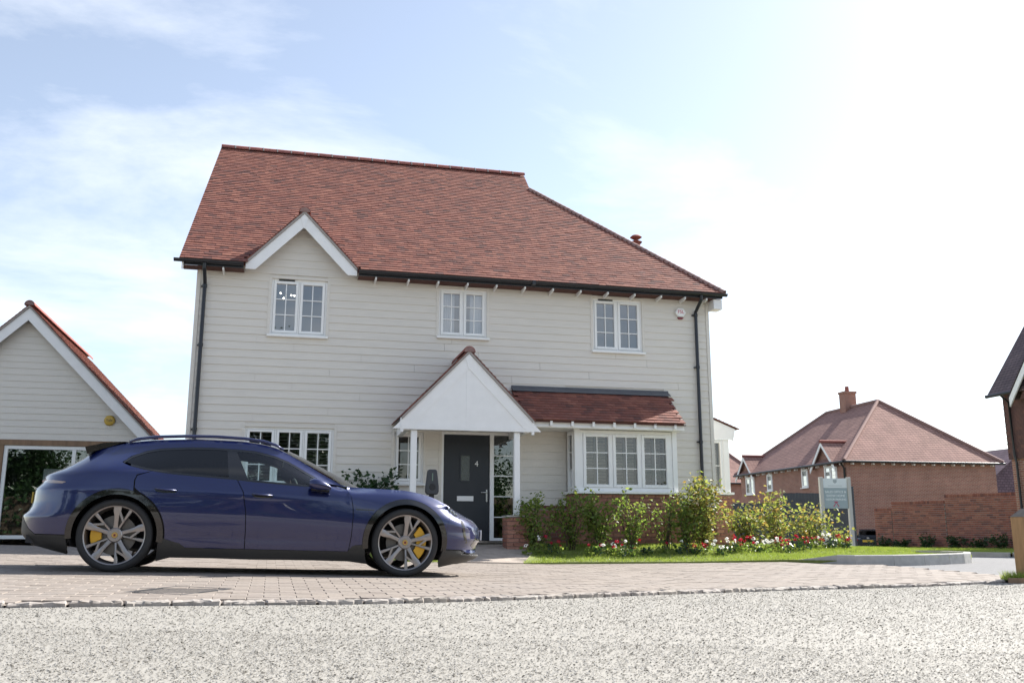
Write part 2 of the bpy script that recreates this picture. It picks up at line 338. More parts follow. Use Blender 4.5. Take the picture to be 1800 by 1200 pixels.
# gravel forecourt in front of the kerb
gpoly = [(p[0], p[1]-.02) for p in KP] + [(16, -14), (-16, -14)]
M['gravel_base'] = mat_pieces('gravel_base', [(.285, .272, .247)], var=.12, vscale=45, bump=.08, bscale=90)
sheet('gravel_ground', gpoly, zdrive, M['gravel_base'], step=.3, dz=-.027)
M['gravel'] = mat_pieces('gravel_stone', [(.315, .30, .27), (.335, .32, .297), (.295, .28, .25), (.32, .302, .27), (.265, .253, .235), (.345, .332, .31), (.30, .275, .24)], var=.12, vscale=60, bump=0)
def scatter_gravel():
    phi = (1+5**.5)/2
    ico = np.array([(-1, phi, 0), (1, phi, 0), (-1, -phi, 0), (1, -phi, 0), (0, -1, phi), (0, 1, phi), (0, -1, -phi), (0, 1, -phi), (phi, 0, -1), (phi, 0, 1), (-phi, 0, -1), (-phi, 0, 1)])/1.9
    icf = np.array([(0, 11, 5), (0, 5, 1), (0, 1, 7), (0, 7, 10), (0, 10, 11), (1, 5, 9), (5, 11, 4), (11, 10, 2), (10, 7, 6), (7, 1, 8), (3, 9, 4), (3, 4, 2), (3, 2, 6), (3, 6, 8), (3, 8, 9), (4, 9, 5), (2, 4, 11), (6, 2, 10), (8, 6, 7), (9, 8, 1)])
    octv = np.array([(1, 0, 0), (-1, 0, 0), (0, 1, 0), (0, -1, 0), (0, 0, 1), (0, 0, -1)], float); octf = np.array([(0, 2, 4), (2, 1, 4), (1, 3, 4), (3, 0, 4), (2, 0, 5), (1, 2, 5), (3, 1, 5), (0, 3, 5)])
    Vs = []; Fs = []; off = 0
    for (ya, yb, dens, bv, bf, smin, smax) in [(1.5, 3.2, 9000, octv, octf, .0028, .0065), (3.2, 5.2, 5500, octv, octf, .0034, .0072), (5.2, 12, 2300, octv, octf, .0042, .0085)]:
        xa, xb = -.62*yb-1.4, .62*yb+1.4; n = int((xb-xa)*(yb-ya)*dens)
        x = RNG.uniform(xa, xb, n); y = RNG.uniform(ya, yb, n)
        k = (np.abs(x) < .60*y+1.3) & in_poly(gpoly, x, y) & (y < np.interp(x, KX, KY)-.06)
        # stones lie thinner in worn patches
        k &= RNG.random(n) > .22*np.clip(.5+.6*np.sin(x*2.1+1.3*np.sin(y*1.7))*np.cos(y*1.5+x*.6), 0, 1)
        x = x[k]; y = y[k]; n = len(x)
        r = smin*(smax/smin)**(RNG.random(n)**1.7)
        sc = r[:, None]*RNG.uniform(.65, 1.25, (n, 3)); sc[:, 2] *= .22
        a = RNG.uniform(0, 6.28, n); b = RNG.uniform(-.6, .6, n)
        B = bv[None]*RNG.uniform(.78, 1.2, (n, len(bv), 1))*sc[:, None, :]
        ca, sa, cb, sb = np.cos(a)[:, None], np.sin(a)[:, None], np.cos(b)[:, None], np.sin(b)[:, None]
        X = B[..., 0]*ca-B[..., 1]*sa; Y = B[..., 0]*sa+B[..., 1]*ca; Z = B[..., 2]
        Y, Z = Y*cb-Z*sb, Y*sb+Z*cb
        z0 = zdrive(x, y)-.024+r*RNG.uniform(-.05, .35, n)
        V = np.stack([X+x[:, None], Y+y[:, None], Z+z0[:, None]], -1).reshape(-1, 3)
        F = (bf[None]+(np.arange(n)*len(bv))[:, None, None]).reshape(-1, 3)
        Vs.append(V); Fs.append(F+off); off += len(V)
    o = inst('gravel', np_mesh('gravel', np.concatenate(Vs), np.concatenate(Fs), M['gravel'])); tag(o, 'pale loose gravel stones covering the forecourt', kind='stuff')
scatter_gravel()

# block-paved drive
lawn_edge = [ghit(*p) for p in [(920, 990.5), (1000, 989.5), (1200, 988), (1380, 987)]]
dpoly = [(p[0], p[1]) for p in KP] + [tuple((ASP1+np.array([1.5, 4, 0]))[:2]), tuple(ASP1[:2]), tuple(ASP0[:2]), (7.0, 19.5), tuple(h2w(4.5, -.2)[:2]), tuple(h2w(-6, -.2)[:2]), tuple(h2w(-8, 3)[:2]), (-20, 17), (-20, 2)]
M['sand_joint'] = mat('joint_sand', (.20, .17, .145), .95, var=.2, vscale=20)
GC = ghit(316, 1036.5)
drive = sheet('drive', dpoly, zdrive, M['sand_joint'], step=.4, dz=-.013)
M['paver'] = mat_pieces('paver', [(.222, .190, .165), (.24, .207, .18), (.21, .18, .158), (.235, .205, .182), (.25, .215, .188), (.22, .193, .172)], var=.14, vscale=25, bump=.35, bscale=90)
def lay_pavers():
    a = rad(14.5); bw, bh = .24, .16; Ms = []
    ux, uy = math.cos(a), math.sin(a); i = 0
    for r in range(-30, 75):
        for c in range(-75, 75):
            lx = (c+(.5 if r % 2 else 0))*bw; ly = r*bh
            x = lx*ux-ly*uy-1; y = lx*uy+ly*ux+10
            if not (-13 < x < 11 and 3.5 < y < 17.6): continue
            if y < np.interp(x, KX, KY)+.17: continue
            if np.cross(ad_[:2], np.array([x, y])-ASP0[:2]) > -.05 and x > 4.5: continue
            u, v = w2h(x, y)
            if v > -2.1 and u > -6.2: continue
            if y > .02+np.interp(x, [lawn_edge[0][0]-3, lawn_edge[0][0], lawn_edge[-1][0]], [lawn_edge[0][1]-.75, lawn_edge[0][1], lawn_edge[-1][1]]) and u > -5.2: continue
            if abs((x-GC[0])*ux+(y-GC[1])*uy) < .36 and abs(-(x-GC[0])*uy+(y-GC[1])*ux) < .27: continue
            Ms.append((x, y))
    P = np.array(Ms); n = len(P)
    def place(x, y):
        z = float(zdrive(x, y)); return Matrix.Translation((x, y, z-.03+random.uniform(-.0015, .0015))) @ Vector((0, 0, 1)).rotation_difference(Vector((float(zdrive(x-.2, y)-zdrive(x+.2, y))/.4, float(zdrive(x, y-.2)-zdrive(x, y+.2))/.4, 1))).to_matrix().to_4x4() @ Matrix.Rotation(a+random.gauss(0, .006), 4, 'Z') @ Matrix.Rotation(random.gauss(0, .005), 4, 'X') @ Matrix.Rotation(random.gauss(0, .004), 4, 'Y')
    infr = np.abs(P[:, 0]) < .57*P[:, 1]
    d = np.where(infr, np.hypot(P[:, 0], P[:, 1]), 99); order = np.argsort(d)
    half = (bw/2-.002, bh/2-.002, .03)
    mb = MB(); mb.box(-half[0], half[0], -half[1], half[1], -.03, .03); me = mb.mesh('paver', M['paver'])
    bmm = bmesh.new(); bmm.from_mesh(me); bmesh.ops.bevel(bmm, geom=[e for e in bmm.edges if all(v.co.z > 0 for v in e.verts)], offset=.004, segments=1, affect='EDGES'); bmm.to_mesh(me); bmm.free()
    for k in order[:300]: inst('paver', me, drive, place(*P[k]))
    o = inst('pavers', boxes_mesh('pavers', [place(*P[k]) for k in order[300:]], half, M['paver']), drive); tag(o, kind='stuff')
lay_pavers()
# rough stone setts edging the drive
M['sett'] = mat_pieces('sett', [(.30, .275, .25), (.35, .32, .295), (.27, .24, .22), (.33, .295, .26)], var=.2, vscale=18, bump=.6, bscale=60)
edge = inst('kerb_edging', MB().add([(p[0], p[1]+d, float(zdrive(p[0], p[1]))-.05) for p in KP for d in (-.06, .20)], [(2*i, 2*i+1, 2*i+3, 2*i+2) for i in range(len(KP)-1)]).mesh('kerb_edging', M['sand_joint'])); tag(edge, kind='structure')
def setts():
    seg = np.hypot(np.diff(KX), np.diff(KY)); cum = np.r_[0, np.cumsum(seg)]; s = 0.4
    while s < cum[-1]-.6:
        L = random.uniform(.285, .36); mid = s+L/2
        x = np.interp(mid, cum, KX); y = np.interp(mid, cum, KY); x2 = np.interp(mid+.1, cum, KX); y2 = np.interp(mid+.1, cum, KY); an = math.atan2(y2-y, x2-x)
        s += L+.006
        if abs(x) > .62*y+1.5 or y < .8: continue
        bm = bmesh.new(); bmesh.ops.create_cube(bm, size=1, matrix=Matrix.Diagonal((L-.008, .125, .11, 1)))
        bmesh.ops.subdivide_edges(bm, edges=[e for e in bm.edges if abs(e.verts[0].co.x-e.verts[1].co.x) > .1], cuts=4, use_grid_fill=True)
        bmesh.ops.bevel(bm, geom=bm.edges[:], offset=.010, segments=1, affect='EDGES', clamp_overlap=True)
        for v in bm.verts: v.co += Vector((random.gauss(0, .003), random.gauss(0, .005), random.gauss(0, .0035)))
        me = bpy.data.meshes.new('sett'); bm.to_mesh(me); bm.free(); me.materials.append(M['sett'])
        z = float(zdrive(x, y))
        inst('sett', me, edge, Matrix.Translation((x, y+.06, z-.052+random.uniform(-.004, .006))) @ Matrix.Rotation(an+random.gauss(0, .015), 4, 'Z') @ Matrix.Rotation(random.gauss(0, .03), 4, 'X'))
setts()
# iron drain grate set in the drive
def grate():
    c = (float(GC[0]), float(GC[1])); z = float(zdrive(*c)); t = empty('drain_grate', (c[0], c[1], z-.011), rad(14.5), label='flat dark iron drain grate set into the block paving', cat='grate')
    iron = mat('cast_iron', (.06, .06, .064), .55, metal=.4, var=.2, bump=.2)
    gx_ = float(zdrive(c[0]+.2, c[1])-zdrive(c[0]-.2, c[1]))/.4; gy_ = float(zdrive(c[0], c[1]+.2)-zdrive(c[0], c[1]-.2))/.4; t.rotation_euler = (Vector((-gx_, -gy_, 1)).to_track_quat('Z', 'Y').to_matrix() @ Matrix.Rotation(rad(14.5), 3, 'Z')).to_euler()
    w, d = .36, .25
    MB().box(-.56, .56, -.42, .42, -.06, .006).build('surround', M['sand_joint'], t)
    f = MB(); f.box(-w, w, -d, -d+.03, -.02, .012); f.box(-w, w, d-.03, d, -.02, .012); f.box(-w, -w+.03, -d+.03, d-.03, -.02, .012); f.box(w-.03, w, -d+.03, d-.03, -.02, .012); f.build('frame', iron, t)
    MB().box(-w+.03, w-.03, -d+.03, d-.03, -.05, -.03).build('pit', M['room_dark'], t)
    me = MB().box(-w+.03, w-.03, -.008, .008, -.018, .008).mesh('bar', iron); me2 = MB().box(-.006, .006, -d+.03, d-.03, -.016, .006).mesh('bar', iron)
    for k in range(9): inst('bar', me, t, Matrix.Translation((0, -d+.03+(k+.5)*(2*d-.06)/9, 0)))
    for k in range(13): inst('bar', me2, t, Matrix.Translation((-w+.03+(k+.5)*(2*w-.06)/13, 0, 0)))
grate()

# lawns
lw = [(p[0], p[1]) for p in lawn_edge]
isl = [ghit(*p) for p in [(1380, 987), (1472, 991), (1504, 991.5), (1573, 991), (1627, 989.8), (1671, 988.2), (1697, 987), (1709, 986)]]
il = isl[-1]; isl += [il+np.array([.25, .5, 0]), il+np.array([.3, 1.6, 0]), il+np.array([-.2, 4, 0]), il+np.array([-1.5, 9, 0])]
right_lawn = lw + [(p[0], p[1]+.02) for p in isl[1:]] + [tuple(h2w(4.8, 6)[:2]), tuple(h2w(4.4, -.05)[:2]), tuple(h2w(.0, -.05)[:2]), tuple(h2w(-.05, -1.75)[:2])]
def zisl(x, y):
    u, v = w2h(x, y); t = float(np.clip((u-3.6)/1.5, 0, 1))
    return float(zlawn(x, y))*(1-t) + max(-.005, float(zlawn(x, y))-.1)*t
pe0 = lawn_edge[0]
left_lawn = [tuple(h2w(-5.0, -.05)[:2]), tuple(h2w(-1.75, -.05)[:2]), (pe0[0]-1.35, pe0[1]-.30), (pe0[0]-2.6, pe0[1]-.62), tuple(h2w(-5.0, -3.1)[:2])]
sheet('lawn', right_lawn, zisl, M['grass_base'], step=.35, skirt=.12)
sheet('lawn', left_lawn, zlawn, M['grass_base'], step=.35, skirt=.12)
path_poly = [tuple(h2w(-1.75, -.05)[:2]), tuple(h2w(.0, -.05)[:2]), tuple(h2w(-.05, -1.75)[:2]), lw[0], (pe0[0]-1.35, pe0[1]-.30)]
sheet('path', path_poly, zlawn, mat('path_slab', (.34, .29, .25), .9, var=.2, vscale=5, bump=.3), step=.3, dz=.006, skirt=.1)
def grass_on(polys, n, hmin, hmax, zf, name, label):
    P = [np.array(p) for p in polys]; Vs = []
    for p in P:
        x0, y0 = p.min(0); x1, y1 = p.max(0); m = int(n*(x1-x0)*(y1-y0))
        x = RNG.uniform(x0, x1, m); y = RNG.uniform(y0, y1, m); k = in_poly(p, x, y); x = x[k]; y = y[k]
        z = np.array([zf(a, b) for a, b in zip(x, y)]); m = len(x)
        h = RNG.uniform(hmin, hmax, m); w = RNG.uniform(.003, .006, m); a = RNG.uniform(0, 6.28, m); lx = RNG.normal(0, .4, m)*h; ly = RNG.normal(0, .4, m)*h
        Vs.append(np.stack([np.stack([x-w*np.cos(a), y-w*np.sin(a), z-.004], -1), np.stack([x+w*np.cos(a), y+w*np.sin(a), z-.004], -1), np.stack([x+lx, y+ly, z+h], -1)], 1).reshape(-1, 3))
    V = np.concatenate(Vs); o = inst(name, np_mesh(name, V, np.arange(len(V)).reshape(-1, 3), M['grass'])); tag(o, label, kind='stuff')
grass_on([right_lawn, left_lawn], 2600, .02, .055, zisl, 'grass', 'short mown green grass of the front lawn')

# raised kerb round the lawn corner
print('LAWN', [(round(float(a),2),round(float(b),2),tuple(np.round(w2h(a,b),2))) for a,b in lw], 'ISL', [tuple(np.round(p[:2],2)) for p in isl], 'KP', [tuple(np.round(p[:2],2)) for p in KP])
kerb = inst('island_kerb', MB().add([(p[0], p[1]+.06, -.2) for p in isl] + [(p[0], p[1]+.12, -.2) for p in isl], [(i, i+1, len(isl)+i+1, len(isl)+i) for i in range(len(isl)-1)]).mesh('island_kerb', M['concrete'])); tag(kerb, kind='structure')
for i in range(len(isl)-1):
    a, b = isl[i], isl[i+1]; d = b-a; L = np.hypot(d[0], d[1]); d = d/L; nrm = np.array([-d[1], d[0], 0])
    za, zb = float(zdrive(*a[:2])), float(zdrive(*b[:2])); ta = (.012 if i == 0 else .15); tb = .15
    a2 = a+d*.004; b2 = b-d*.004; w = .13
    vs = []
    for q, zq, tq in ((a2, za, ta), (b2, zb, tb)):
        for off, up in ((0, -.1), (.018 if tq > .05 else .002, tq-.012 if tq > .05 else tq-.003), (.03, tq), (w, tq), (w, -.1)): vs.append(q+nrm*off+np.array([0, 0, zq-q[2]+up]))
    MB().add(vs, [(0, 1, 6, 5), (1, 2, 7, 6), (2, 3, 8, 7), (3, 4, 9, 8), (0, 5, 9, 4), (4, 3, 2, 1, 0), (5, 6, 7, 8, 9)]).build('kerb_stone', M['concrete'], kerb)

# asphalt road behind the island and the far verge
road = [tuple(ASP0[:2]), tuple(ASP1[:2]), (40, 16), (40, 22), (24, 22.5), (12, 22.5), (8.2, 26), (7.5, 48), (3.5, 48), (5, 24), tuple(isl[-1][:2]+[-.2, 0]), tuple(isl[-4][:2]-[.2, 0]), tuple(isl[3][:2]+[0, .3])]
sheet('road', road, zdrive, M['asphalt'], step=2.0, dz=-.030)
verge = [(8.4, 26.2), (12.1, 22.7), (24, 22.7), (40, 22.2), (40, 36), (8.0, 36)]
zverge = lambda x, y: float(zdrive(x, y)) + .05 - .05*min(1, max(0, (y-24)/8))
sheet('verge', verge, zverge, M['grass_base'], step=1.2)
grass_on([verge], 260, .04, .10, zverge, 'grass', 'rougher green grass on the far verge below the garden wall')
vk = inst('verge_kerb', MB().add([(x, y, -.2) for x, y in verge[:4]] + [(x, y+.1, -.2) for x, y in verge[:4]], [(0, 1, 5, 4), (1, 2, 6, 5), (2, 3, 7, 6)]).mesh('verge_kerb', M['concrete'])); tag(vk, kind='structure')
for (xa, ya), (xb, yb) in zip(verge[:3], verge[1:4]):
    n = int(math.hypot(xb-xa, yb-ya)/.9)
    for k in range(n):
        x = xa+(xb-xa)*(k+.5)/n; y = ya+(yb-ya)*(k+.5)/n
        MB().box(-.447, .447, -.06, .06, -.15, .11).build('kerb_stone', M['concrete'], vk, bevel=.012, M=Matrix.Translation((x, y, float(zdrive(x, y))-.03)) @ Matrix.Rotation(math.atan2(yb-ya, xb-xa), 4, 'Z'))
# ================================================================== the weatherboarded house
def hv(px, py, v):
    p = hit(px, py, HP+v*HV, HV); return (p-HP) @ HU, p[2]
house = empty('house', tuple(HP), TH, label='two-storey cream weatherboarded house with red clay tile roof, dark front door and porch', cat='house')
EZ, EV, AL, SL = 5.50, -.35, rad(42.4), 6.2
TA = math.tan(AL); RV, RZ = EV+SL*math.cos(AL), EZ+SL*math.sin(AL)
openings = [(-4.85, -3.77, 4.18, 5.31), (-1.54, -.53, 4.31, 5.32), (1.755, 2.87, 4.17, 5.31), (-5.20, -3.53, 1.28, 2.39), (-2.38, -1.79, 1.36, 2.365), (-1.44, .09, .25, 2.385)]
def wall_holes(mb, u0, u1, z0, z1, holes, v0, v1):
    us = sorted({u0, u1, *[h[0] for h in holes], *[h[1] for h in holes]}); zs = sorted({z0, z1, *[h[2] for h in holes], *[h[3] for h in holes]})
    us = [u for u in us if u0 <= u <= u1]; zs = [z for z in zs if z0 <= z <= z1]
    for a, b in zip(us, us[1:]):
        for c, d in zip(zs, zs[1:]):
            if any(h[0] <= (a+b)/2 <= h[1] and h[2] <= (c+d)/2 <= h[3] for h in holes): continue
            mb.box(a, b, v0, v1, c, d)
mb = MB(); wall_holes(mb, -6.20, 4.38, .0, 5.62, openings, .002, .14)
mb.box(-6.20, -6.06, .141, 8.3, 0, 5.6); mb.box(4.24, 4.38, .141, 8.3, 0, 5.6); mb.box(-6.06, 4.24, 8.16, 8.3, 0, 5.6)
mb.prism([(.0, 5.6), (8.46, 5.6), (4.23, 9.4)], 0, -6.2, -6.1)
wall = mb.build('wall', M['siding'], house)
# weatherboards, one object each
def board(u0, u1, z, ua=None, ub=None, top=None):
    ua = u0 if ua is None else ua; ub = u1 if ub is None else ub; h = .153; zt = z+h+.012 if top is None else top
    j = random.uniform(-.0012, .0012)
    vs = [(u0, -.025+j, z), (u1, -.025+j, z), (ub, -.010+j, zt), (ua, -.010+j, zt), (u0, .001, z), (u1, .001, z), (ub, .001, zt), (ua, .001, zt)]
    MB().add(vs, [(0, 1, 2, 3), (4, 7, 6, 5), (0, 4, 5, 1), (3, 2, 6, 7), (0, 3, 7, 4), (1, 5, 6, 2)]).build('weatherboard', M['siding'], wall)
z = .955; rows = []
cuts = openings + [(1.13, 3.31, .9, 3.30)]
row = 0
while z < 5.56:
    segs = [(-6.17, 4.35)]
    for (a, b, c, d) in cuts:
        if z+.153 > c+.03 and z < d-.03:
            ns = []
            for s in segs:
                if b < s[0] or a > s[1]: ns.append(s); continue
                if a > s[0]: ns.append((s[0], a))
                if b < s[1]: ns.append((b, s[1]))
            segs = ns
    for s in segs:
        if s[1]-s[0] < .04: continue
        L = s[1]-s[0]
        if L > 3.8:
            k = int(L/3.6)+1; off = [1.1, 2.5, .5, 3.1, 1.8][row % 5]; js = [s[0]] + sorted([s[0]+off+3.66*i for i in range(k) if .5 < off+3.66*i < L-.5]) + [s[1]]
        else: js = [s[0], s[1]]
        for a, b in zip(js, js[1:]): board(a+.0022, b-.0022, z)
    z += .153; row += 1
DU, DZ, DS = -4.285, 6.64, 1.04                                   # gable over the upper window: centre, apex, slope
while z < 6.40:
    w0 = (DZ-.02-z)/DS; w1 = max(0.02, (DZ-.02-z-.165)/DS)
    board(DU-w0, DU+w0, z, DU-w1, DU+w1); z += .153
MB().prism([(DU-1.0, 5.55), (DU+1.0, 5.55), (DU, 6.55)], 1, .003, .12).build('gable_wall', M['siding'], house)
for (u0, u1) in ((-6.245, -6.172), (4.352, 4.425)): MB().box(u0, u1, -.034, .05, .95, 5.56).build('corner_trim', M['siding'], house)
# window and door linings
def lining(o):
    u0, u1, z0, z1 = o; mb = MB()
    mb.box(u0-.05, u0+.004, -.031, .10, z0, z1); mb.box(u1-.004, u1+.05, -.031, .10, z0, z1); mb.box(u0-.05, u1+.05, -.033, .10, z1-.004, z1+.05)
    mb.build('window_lining', M['siding'], house)
for o in openings: lining(o)

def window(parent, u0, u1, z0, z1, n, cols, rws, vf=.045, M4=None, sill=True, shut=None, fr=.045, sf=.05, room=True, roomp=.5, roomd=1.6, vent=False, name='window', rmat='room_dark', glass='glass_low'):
    """casement window in the plane v=vf; n leaves, each of cols x rws panes"""
    I = M4 if M4 is not None else Matrix.Identity(4)
    mb = MB(); mb.box(u0, u0+fr, vf-.03, vf+.05, z0, z1); mb.box(u1-fr, u1, vf-.03, vf+.05, z0, z1); mb.box(u0+fr, u1-fr, vf-.03, vf+.05, z0, z0+fr); mb.box(u0+fr, u1-fr, vf-.03, vf+.05, z1-fr, z1)
    W_ = (u1-u0-2*fr)/n
    for k in range(1, n): c = u0+fr+W_*k; mb.box(c-.015, c+.015, vf-.03, vf+.05, z0+fr, z1-fr)
    win = mb.build(name, M['white'], parent, M=I, bevel=.004)
    for k in range(n):
        a = u0+fr+W_*k+(.015 if k else 0)+.003; b = u0+fr+W_*(k+1)-(.015 if k < n-1 else 0)-.003; c = z0+fr+.003; d = z1-fr-.003
        m2 = MB(); m2.box(a, a+sf, vf-.045, vf+.02, c, d); m2.box(b-sf, b, vf-.045, vf+.02, c, d); m2.box(a+sf, b-sf, vf-.045, vf+.02, c, c+sf); m2.box(a+sf, b-sf, vf-.045, vf+.02, d-sf, d)
        m2.build('sash', M['white'], win, bevel=.006)
        a += sf; b -= sf; c += sf; d -= sf
        for i in range(1, cols): x = a+(b-a)*i/cols; MB().box(x-.009, x+.009, vf-.022, vf-.004, c, d).build('glazing_bar', M['white'], win)
        for i in range(1, rws): y = c+(d-c)*i/rws; MB().box(a, b, vf-.0235, vf-.0055, y-.009, y+.009).build('glazing_bar', M['white'], win)
        t1, t2 = random.gauss(0, .004), random.gauss(0, .004)
        for i in range(cols):
            for j in range(rws):
                pa, pb, pc, pd = a+(b-a)*i/cols, a+(b-a)*(i+1)/cols, c+(d-c)*j/rws, c+(d-c)*(j+1)/rws
                e1, e2 = t1+random.gauss(0, .0015), t2+random.gauss(0, .0015); hw, hh = (pb-pa)/2, (pd-pc)/2
                MB().add([(pa, vf-.001-e1*hw-e2*hh, pc), (pb, vf-.001+e1*hw-e2*hh, pc), (pb, vf-.001+e1*hw+e2*hh, pd), (pa, vf-.001-e1*hw+e2*hh, pd)], [(0, 1, 2, 3)]).build('pane', M[glass], win)
        if shut:
            m3 = MB(); mid = (a+b)/2
            for (sa, sb) in ((a-.02, mid), (mid, b+.02)):
                m3.box(sa, sa+.035, vf+.09, vf+.12, c-.02, d+.02); m3.box(sb-.035, sb, vf+.09, vf+.12, c-.02, d+.02)
                zz_ = c-.01
                while zz_ < d+.02:
                    R_ = Matrix.Translation(((sa+sb)/2, vf+.105, zz_)) @ Matrix.Rotation(rad(shut), 4, 'X')
                    m3.box(-(sb-sa)/2+.036, (sb-sa)/2-.036, -.027, .027, -.003, .003, M=R_); zz_ += .066
            s_ = m3.build('shutter', M['shutter'], win); tag(s_, kind='stuff')
    if sill: MB().box(u0-.04, u1+.04, vf-.135, vf+.0, z0-.045, z0-.002).build('sill', M['white'], win, bevel=.005)
    if vent: MB().box(u0+fr+.09, u0+fr+W_-.10, vf-.052, vf-.031, z1-fr*.85, z1-fr*.3).build('vent', M['black_plastic'], win)
    if room:
        m4 = MB(); y0, y1 = vf+.055, vf+roomd; p = roomp
        A = [(u0-p, y1, z0-.6), (u1+p, y1, z0-.6), (u1+p, y1, z1+.25), (u0-p, y1, z1+.25), (u0-p, y0+.1, z0-.6), (u1+p, y0+.1, z0-.6), (u1+p, y0+.1, z1+.25), (u0-p, y0+.1, z1+.25)]
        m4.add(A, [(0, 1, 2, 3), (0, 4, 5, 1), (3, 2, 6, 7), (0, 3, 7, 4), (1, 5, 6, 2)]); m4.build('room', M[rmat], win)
    return win
w1 = window(house, *openings[0], 2, 2, 3, vent=True, glass='glass', rmat='room', roomd=2.6)
w2 = window(house, *openings[1], 2, 2, 3, glass='glass', rmat='room')
w3 = window(house, *openings[2], 2, 2, 3, vent=True, glass='glass', rmat='room', roomd=2.6)
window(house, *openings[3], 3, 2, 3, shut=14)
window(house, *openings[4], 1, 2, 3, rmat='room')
# curtains and lamps inside the upper rooms
def curtain(win, ua, ub, v, z0, z1):
    P = []; n = 24
    for i in range(n+1): x = ua+(ub-ua)*i/n; P.append([(x, v+.018*math.sin(i*1.9), z0), (x, v+.018*math.sin(i*1.9), z1)])
    MB().grid(P).build('curtain', M['curtain'], win, smooth=180)
curtain(w2, -1.50, -1.18, .16, 4.3, 5.3); curtain(w2, -.86, -.55, .16, 4.3, 5.3)
M['bulb'], t_, b_ = new_mat('bulb'); b_.inputs['Emission Color'].default_value = (1, .93, .82, 1); b_.inputs['Emission Strength'].default_value = 6
for (win, cu, cv, cz, n) in ((w1, -4.55, 1.3, 5.38, 4), (w3, 2.12, 1.2, 5.42, 1)):
    m = MB(); m.tube([(cu, cv, 5.55), (cu, cv, cz)], .008, 6); m.lathe([(.0, cz+.02), (.06, cz), (.0, cz-.02)], 12, axis=2, c=(cu, cv, 0))
    lamp = m.build('ceiling_lamp', M['chrome'], house)
    for k in range(n):
        q = 6.28*k/max(1, n)+.5; r = .16 if n > 1 else 0
        MB().lathe([(.001, -.017), (.012, -.012), (.017, 0), (.012, .012), (.001, .017)], 10, axis=2, c=(cu+r*math.cos(q), cv+r*math.sin(q), cz-.05-.05*(k % 2))).build('bulb', M['bulb'], lamp)

# ---- main roof: deck, tiles, ridge and hip
HIPB = (4.64, EV); GAB = (1.315, EV+4.22)                         # hip foot and foot of the small gable, (u, v)
zr = lambda v: EZ+(v-EV)*TA
GV = 3.48; GU = 1.30
deck = MB()
dva = EV+(DZ-EZ)/TA
deck.add([(-6.53, EV, EZ-.03), (DU-1.09, EV, EZ-.03), (DU, dva, zr(dva)-.03), (DU+1.09, EV, EZ-.03), (HIPB[0], EV, EZ-.03), (GU, GV, zr(GV)-.03), (1.33, RV, RZ-.03), (-6.33, RV, RZ-.03)], [(0, 1, 2, 7), (2, 3, 4, 5, 6, 7)])
bv = 2*RV-EV
deck.add([(-6.53, bv, EZ-.03), (HIPB[0], bv, EZ-.03), (GU, 2*RV-GV, zr(GV)-.03), (1.33, RV, RZ-.03), (-6.33, RV, RZ-.03)], [(4, 3, 2, 1, 0)])
deck.add([(HIPB[0], EV, EZ-.03), (HIPB[0], bv, EZ-.03), (GU, 2*RV-GV, zr(GV)-.03), (GU, GV, zr(GV)-.03)], [(0, 1, 2, 3)])
deck.add([(GU, GV, zr(GV)-.03), (GU, 2*RV-GV, zr(GV)-.03), (1.33, RV, RZ-.03)], [(0, 1, 2)])
for a, b in ((-6.50, DU-1.09), (DU+1.09, 4.60)): deck.add([(a, EV+.03, EZ-.12), (b, EV+.03, EZ-.12), (b, .0, EZ-.12), (a, .0, EZ-.12)], [(0, 1, 2, 3)])   # soffit
M['deck'] = mat('roof_deck', (.10, .045, .038), .9)
roof = deck.build('roof', M['deck'], house)
TILE = MB().box(-.0823, .0823, -.080, .080, -.0095, .0095).mesh('roof_tile', M['tile'])
def tile_m(u, s, ev=EV, ez=EZ, al=AL, lift=.02, y0=None):
    """tile on a slope rising in +v; s along the slope from the eave"""
    v = ev+s*math.cos(al); zz_ = ez+s*math.sin(al)
    nrm = Vector((0, -math.sin(al), math.cos(al))); p = Vector((u, v, zz_))+nrm*(lift+random.gauss(0, .0012))
    return Matrix.Translation(p) @ Matrix.Rotation(al, 4, 'X') @ Matrix.Rotation(-.13+random.gauss(0, .010), 4, 'X') @ Matrix.Rotation(random.gauss(0, .003), 4, 'Z') @ Matrix.Rotation(random.gauss(0, .004), 4, 'Y')
big = []; rest = []
nrow = int(SL/.1)
for r in range(nrow):
    s = .05+r*.1; v = EV+s*math.cos(AL); zz_ = zr(v); f = s/SL
    ul = -6.545+.215*f
    ur = HIPB[0]+(GU-HIPB[0])*(v-EV)/(GV-EV) if v < GV else GU+.03*(v-GV)/(RV-GV)
    u = ul+.082+(.0 if r % 2 else .0825); rest.append(tile_m(ur-.06, s) @ Matrix.Diagonal((.9, 1, 1, 1)))
    if r % 2 == 0: rest.append(tile_m(ul+.040, s) @ Matrix.Diagonal((.5, 1, 1, 1)))       # half tile closing the verge
    c = 0
    while u < ur-.03:
        zd = DZ+.03-abs(u-DU)*DS
        if not (zd > zz_+.0 and v < 1.05):
            (big if r < 4 else rest).append(tile_m(u, s))
        u += .165
for m_ in big[300:]: rest.append(m_)
for m_ in big[:300]: inst('roof_tile', TILE, roof, m_)
o = inst('roof_tiles', boxes_mesh('roof_tiles', rest, (.0823, .080, .0095), M['tile']), roof); tag(o, kind='stuff')
